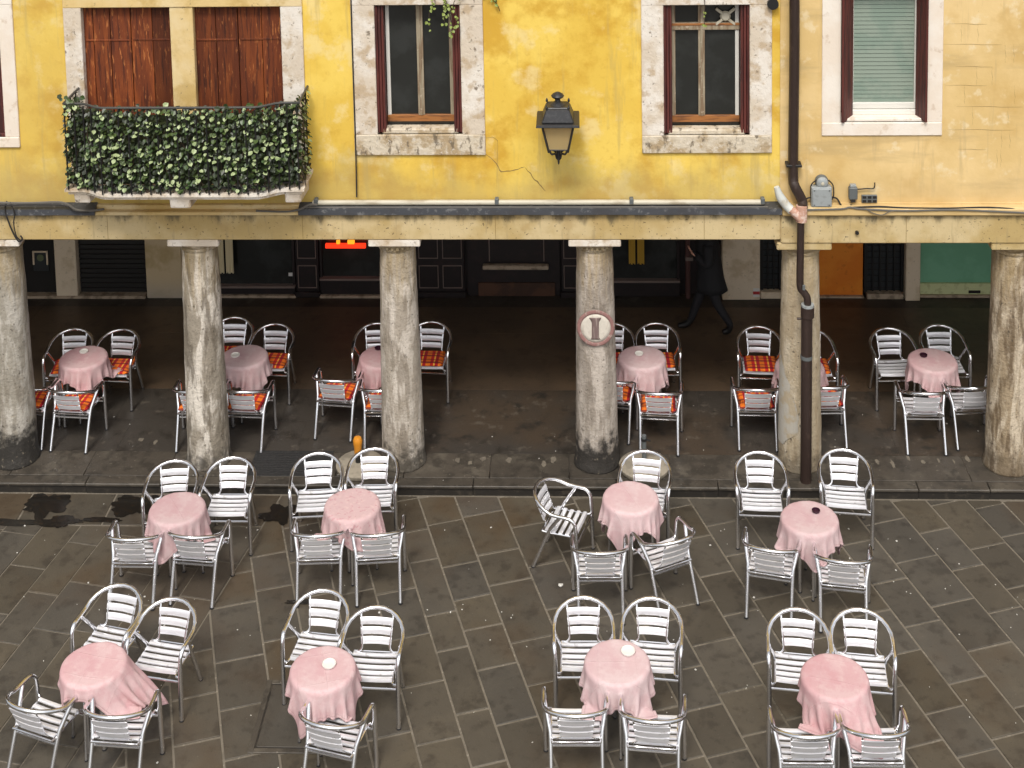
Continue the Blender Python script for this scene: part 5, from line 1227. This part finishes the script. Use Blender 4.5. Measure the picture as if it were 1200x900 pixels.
# local: walks towards -x, y to the back wall
V0 = [(0, 0, .80), (-.01, 0, 1.0), (-.03, 0, 1.20), (-.04, 0, 1.30), (-.06, 0, 1.40), (-.075, 0, 1.47), (-.085, 0, 1.555),
      (-.02, .075, .76), (-.14, .08, .44), (-.26, .085, .085), (-.33, .085, .035), (-.43, .085, .028),
      (.0, -.075, .76), (.08, -.08, .43), (.27, -.085, .12), (.24, -.085, .04), (.15, -.085, .025),
      (-.03, .165, 1.27), (.06, .20, 1.03), (-.06, .20, .85), (-.10, .195, .80),
      (-.03, -.165, 1.27), (-.05, -.20, 1.04), (-.20, -.12, 1.12), (-.25, -.10, 1.16)]
E0 = [(0, 1), (1, 2), (2, 3), (3, 4), (4, 5), (5, 6), (0, 7), (7, 8), (8, 9), (9, 10), (10, 11), (0, 12), (12, 13), (13, 14), (14, 15), (15, 16), (3, 17), (17, 18), (18, 19), (19, 20), (3, 21), (21, 22), (22, 23), (23, 24)]
R0 = [(.11, .13), (.10, .125), (.115, .15), (.09, .12), .048, .085, .075, .09, .068, .05, .048, .034, .09, .068, .05, .05, .034, .058, .045, .036, .030, .058, .045, .036, .030]
body = skin_mesh('body', V0, E0, R0, 0, m_trouser, pr)
body.data.materials.append(m_skin); body.data.materials.append(m_shoe)
for pol in body.data.polygons:
    c = pol.center
    if c.z > 1.345: pol.material_index = 1
    elif c.z < .13: pol.material_index = 2
# coat: lofted around torso and thighs, open to the knee
bm = BM(); rings = []
for z, cx_, rx, ry in ((.58, .02, .20, .165), (.66, .01, .19, .165), (.78, 0, .17, .165), (.92, -.005, .16, .17), (1.05, -.015, .15, .17), (1.18, -.03, .155, .19), (1.27, -.038, .135, .175), (1.335, -.05, .085, .095), (1.37, -.055, .07, .075)):
    rings.append([bm.verts.new((cx_+rx*math.cos(a)*(1+.05*math.sin(5*a+z*4)*(z < .8)), ry*math.sin(a)*(1+.05*math.cos(7*a)*(z < .8)), z+(.02*math.sin(3*a) if z < .5 else 0))) for a in np.linspace(0, 2*PI, 25)[:-1]])
for p, q in zip(rings, rings[1:]):
    for i in range(24): bm.faces.new((p[i], p[(i+1) % 24], q[(i+1) % 24], q[i]))
ct = obj('coat', bm, m_coat, pr, smooth=2, keep=True); mo = ct.modifiers.new('thickness', 'SOLIDIFY'); mo.thickness = .012; mo.offset = 1
for s, sh, el, wr in ((1, (-.03, .15, 1.27), (.06, .21, 1.03), (-.05, .205, .87)), (-1, (-.03, -.15, 1.27), (-.05, -.215, 1.04), (-.19, -.13, 1.115))):
    bm = BM(); tube(bm, catmull([sh, el, wr], 5), [.085-.030*i/10 for i in range(11)], 12); obj('sleeve', bm, m_coat, pr, smooth=2, keep=True)
def hand(wp, dirv, palm, thumb):
    d = Vector(dirv).normalized(); pn = Vector(palm).normalized(); sdv = d.cross(pn).normalized(); w0 = Vector(wp)
    bm = BM(); tube(bm, [w0-d*.02, w0+d*.03, w0+d*.075], [.026, .036, .034], 10, flat=(.55, 1)); 
    for i, ln in enumerate((.058, .068, .064, .05)):
        b0 = w0+d*.07+sdv*(.026-.0175*i); tube(bm, [b0, b0+d*ln*.45+pn*.008, b0+d*ln*.8+pn*.026, b0+d*ln*.9+pn*.042], [.0088, .0085, .0078, .006], 7)
    t0 = w0+d*.025+sdv*.03*thumb; tube(bm, [t0, t0+(d*.6+sdv*thumb)*.022+pn*.006, t0+(d+sdv*thumb*.4)*.045+pn*.018], [.012, .0105, .008], 7)
    return obj('hand', bm, m_skin, pr, smooth=2, keep=True)
hand((-.055, .205, .865), (-.35, -.02, -1), (-1, 0, .3), -1); hand((-.195, -.128, 1.118), (-.7, .3, .5), (0, .6, 1), 1)
# face and hair
bm = BM(); bmesh.ops.create_uvsphere(bm, u_segments=20, v_segments=14, radius=.108)
for v_ in bm.verts:
    if v_.co.x < -.035 and v_.co.z < .045: v_.co.x = -.035+(v_.co.x+.035)*.1
    v_.co.z *= 1.12; v_.co.x *= 1.03
bmesh.ops.translate(bm, verts=bm.verts, vec=(-.062, 0, 1.535)); obj('hair', bm, m_hair, pr, smooth=2, keep=True)
bm = BM(); hexa(bm, [(-.165, -.014, 1.485), (-.165, .014, 1.485), (-.14, .016, 1.485), (-.14, -.016, 1.485), (-.150, -.006, 1.53), (-.150, .006, 1.53), (-.14, .006, 1.53), (-.14, -.006, 1.53)]); obj('nose', bm, m_skin, pr, keep=True, bevel=.003)
for s in (-1, 1):
    bm = BM(); bmesh.ops.create_uvsphere(bm, u_segments=8, v_segments=6, radius=.012); bmesh.ops.translate(bm, verts=bm.verts, vec=(-.146, s*.032, 1.528)); obj('eye', bm, m_dish, pr, smooth=2, keep=True)
bm = BM(); box(bm, -.155, -.145, -.022, .022, 1.458, 1.466); obj('mouth', bm, M('lips', (.35, .12, .10), .5), pr, keep=True)
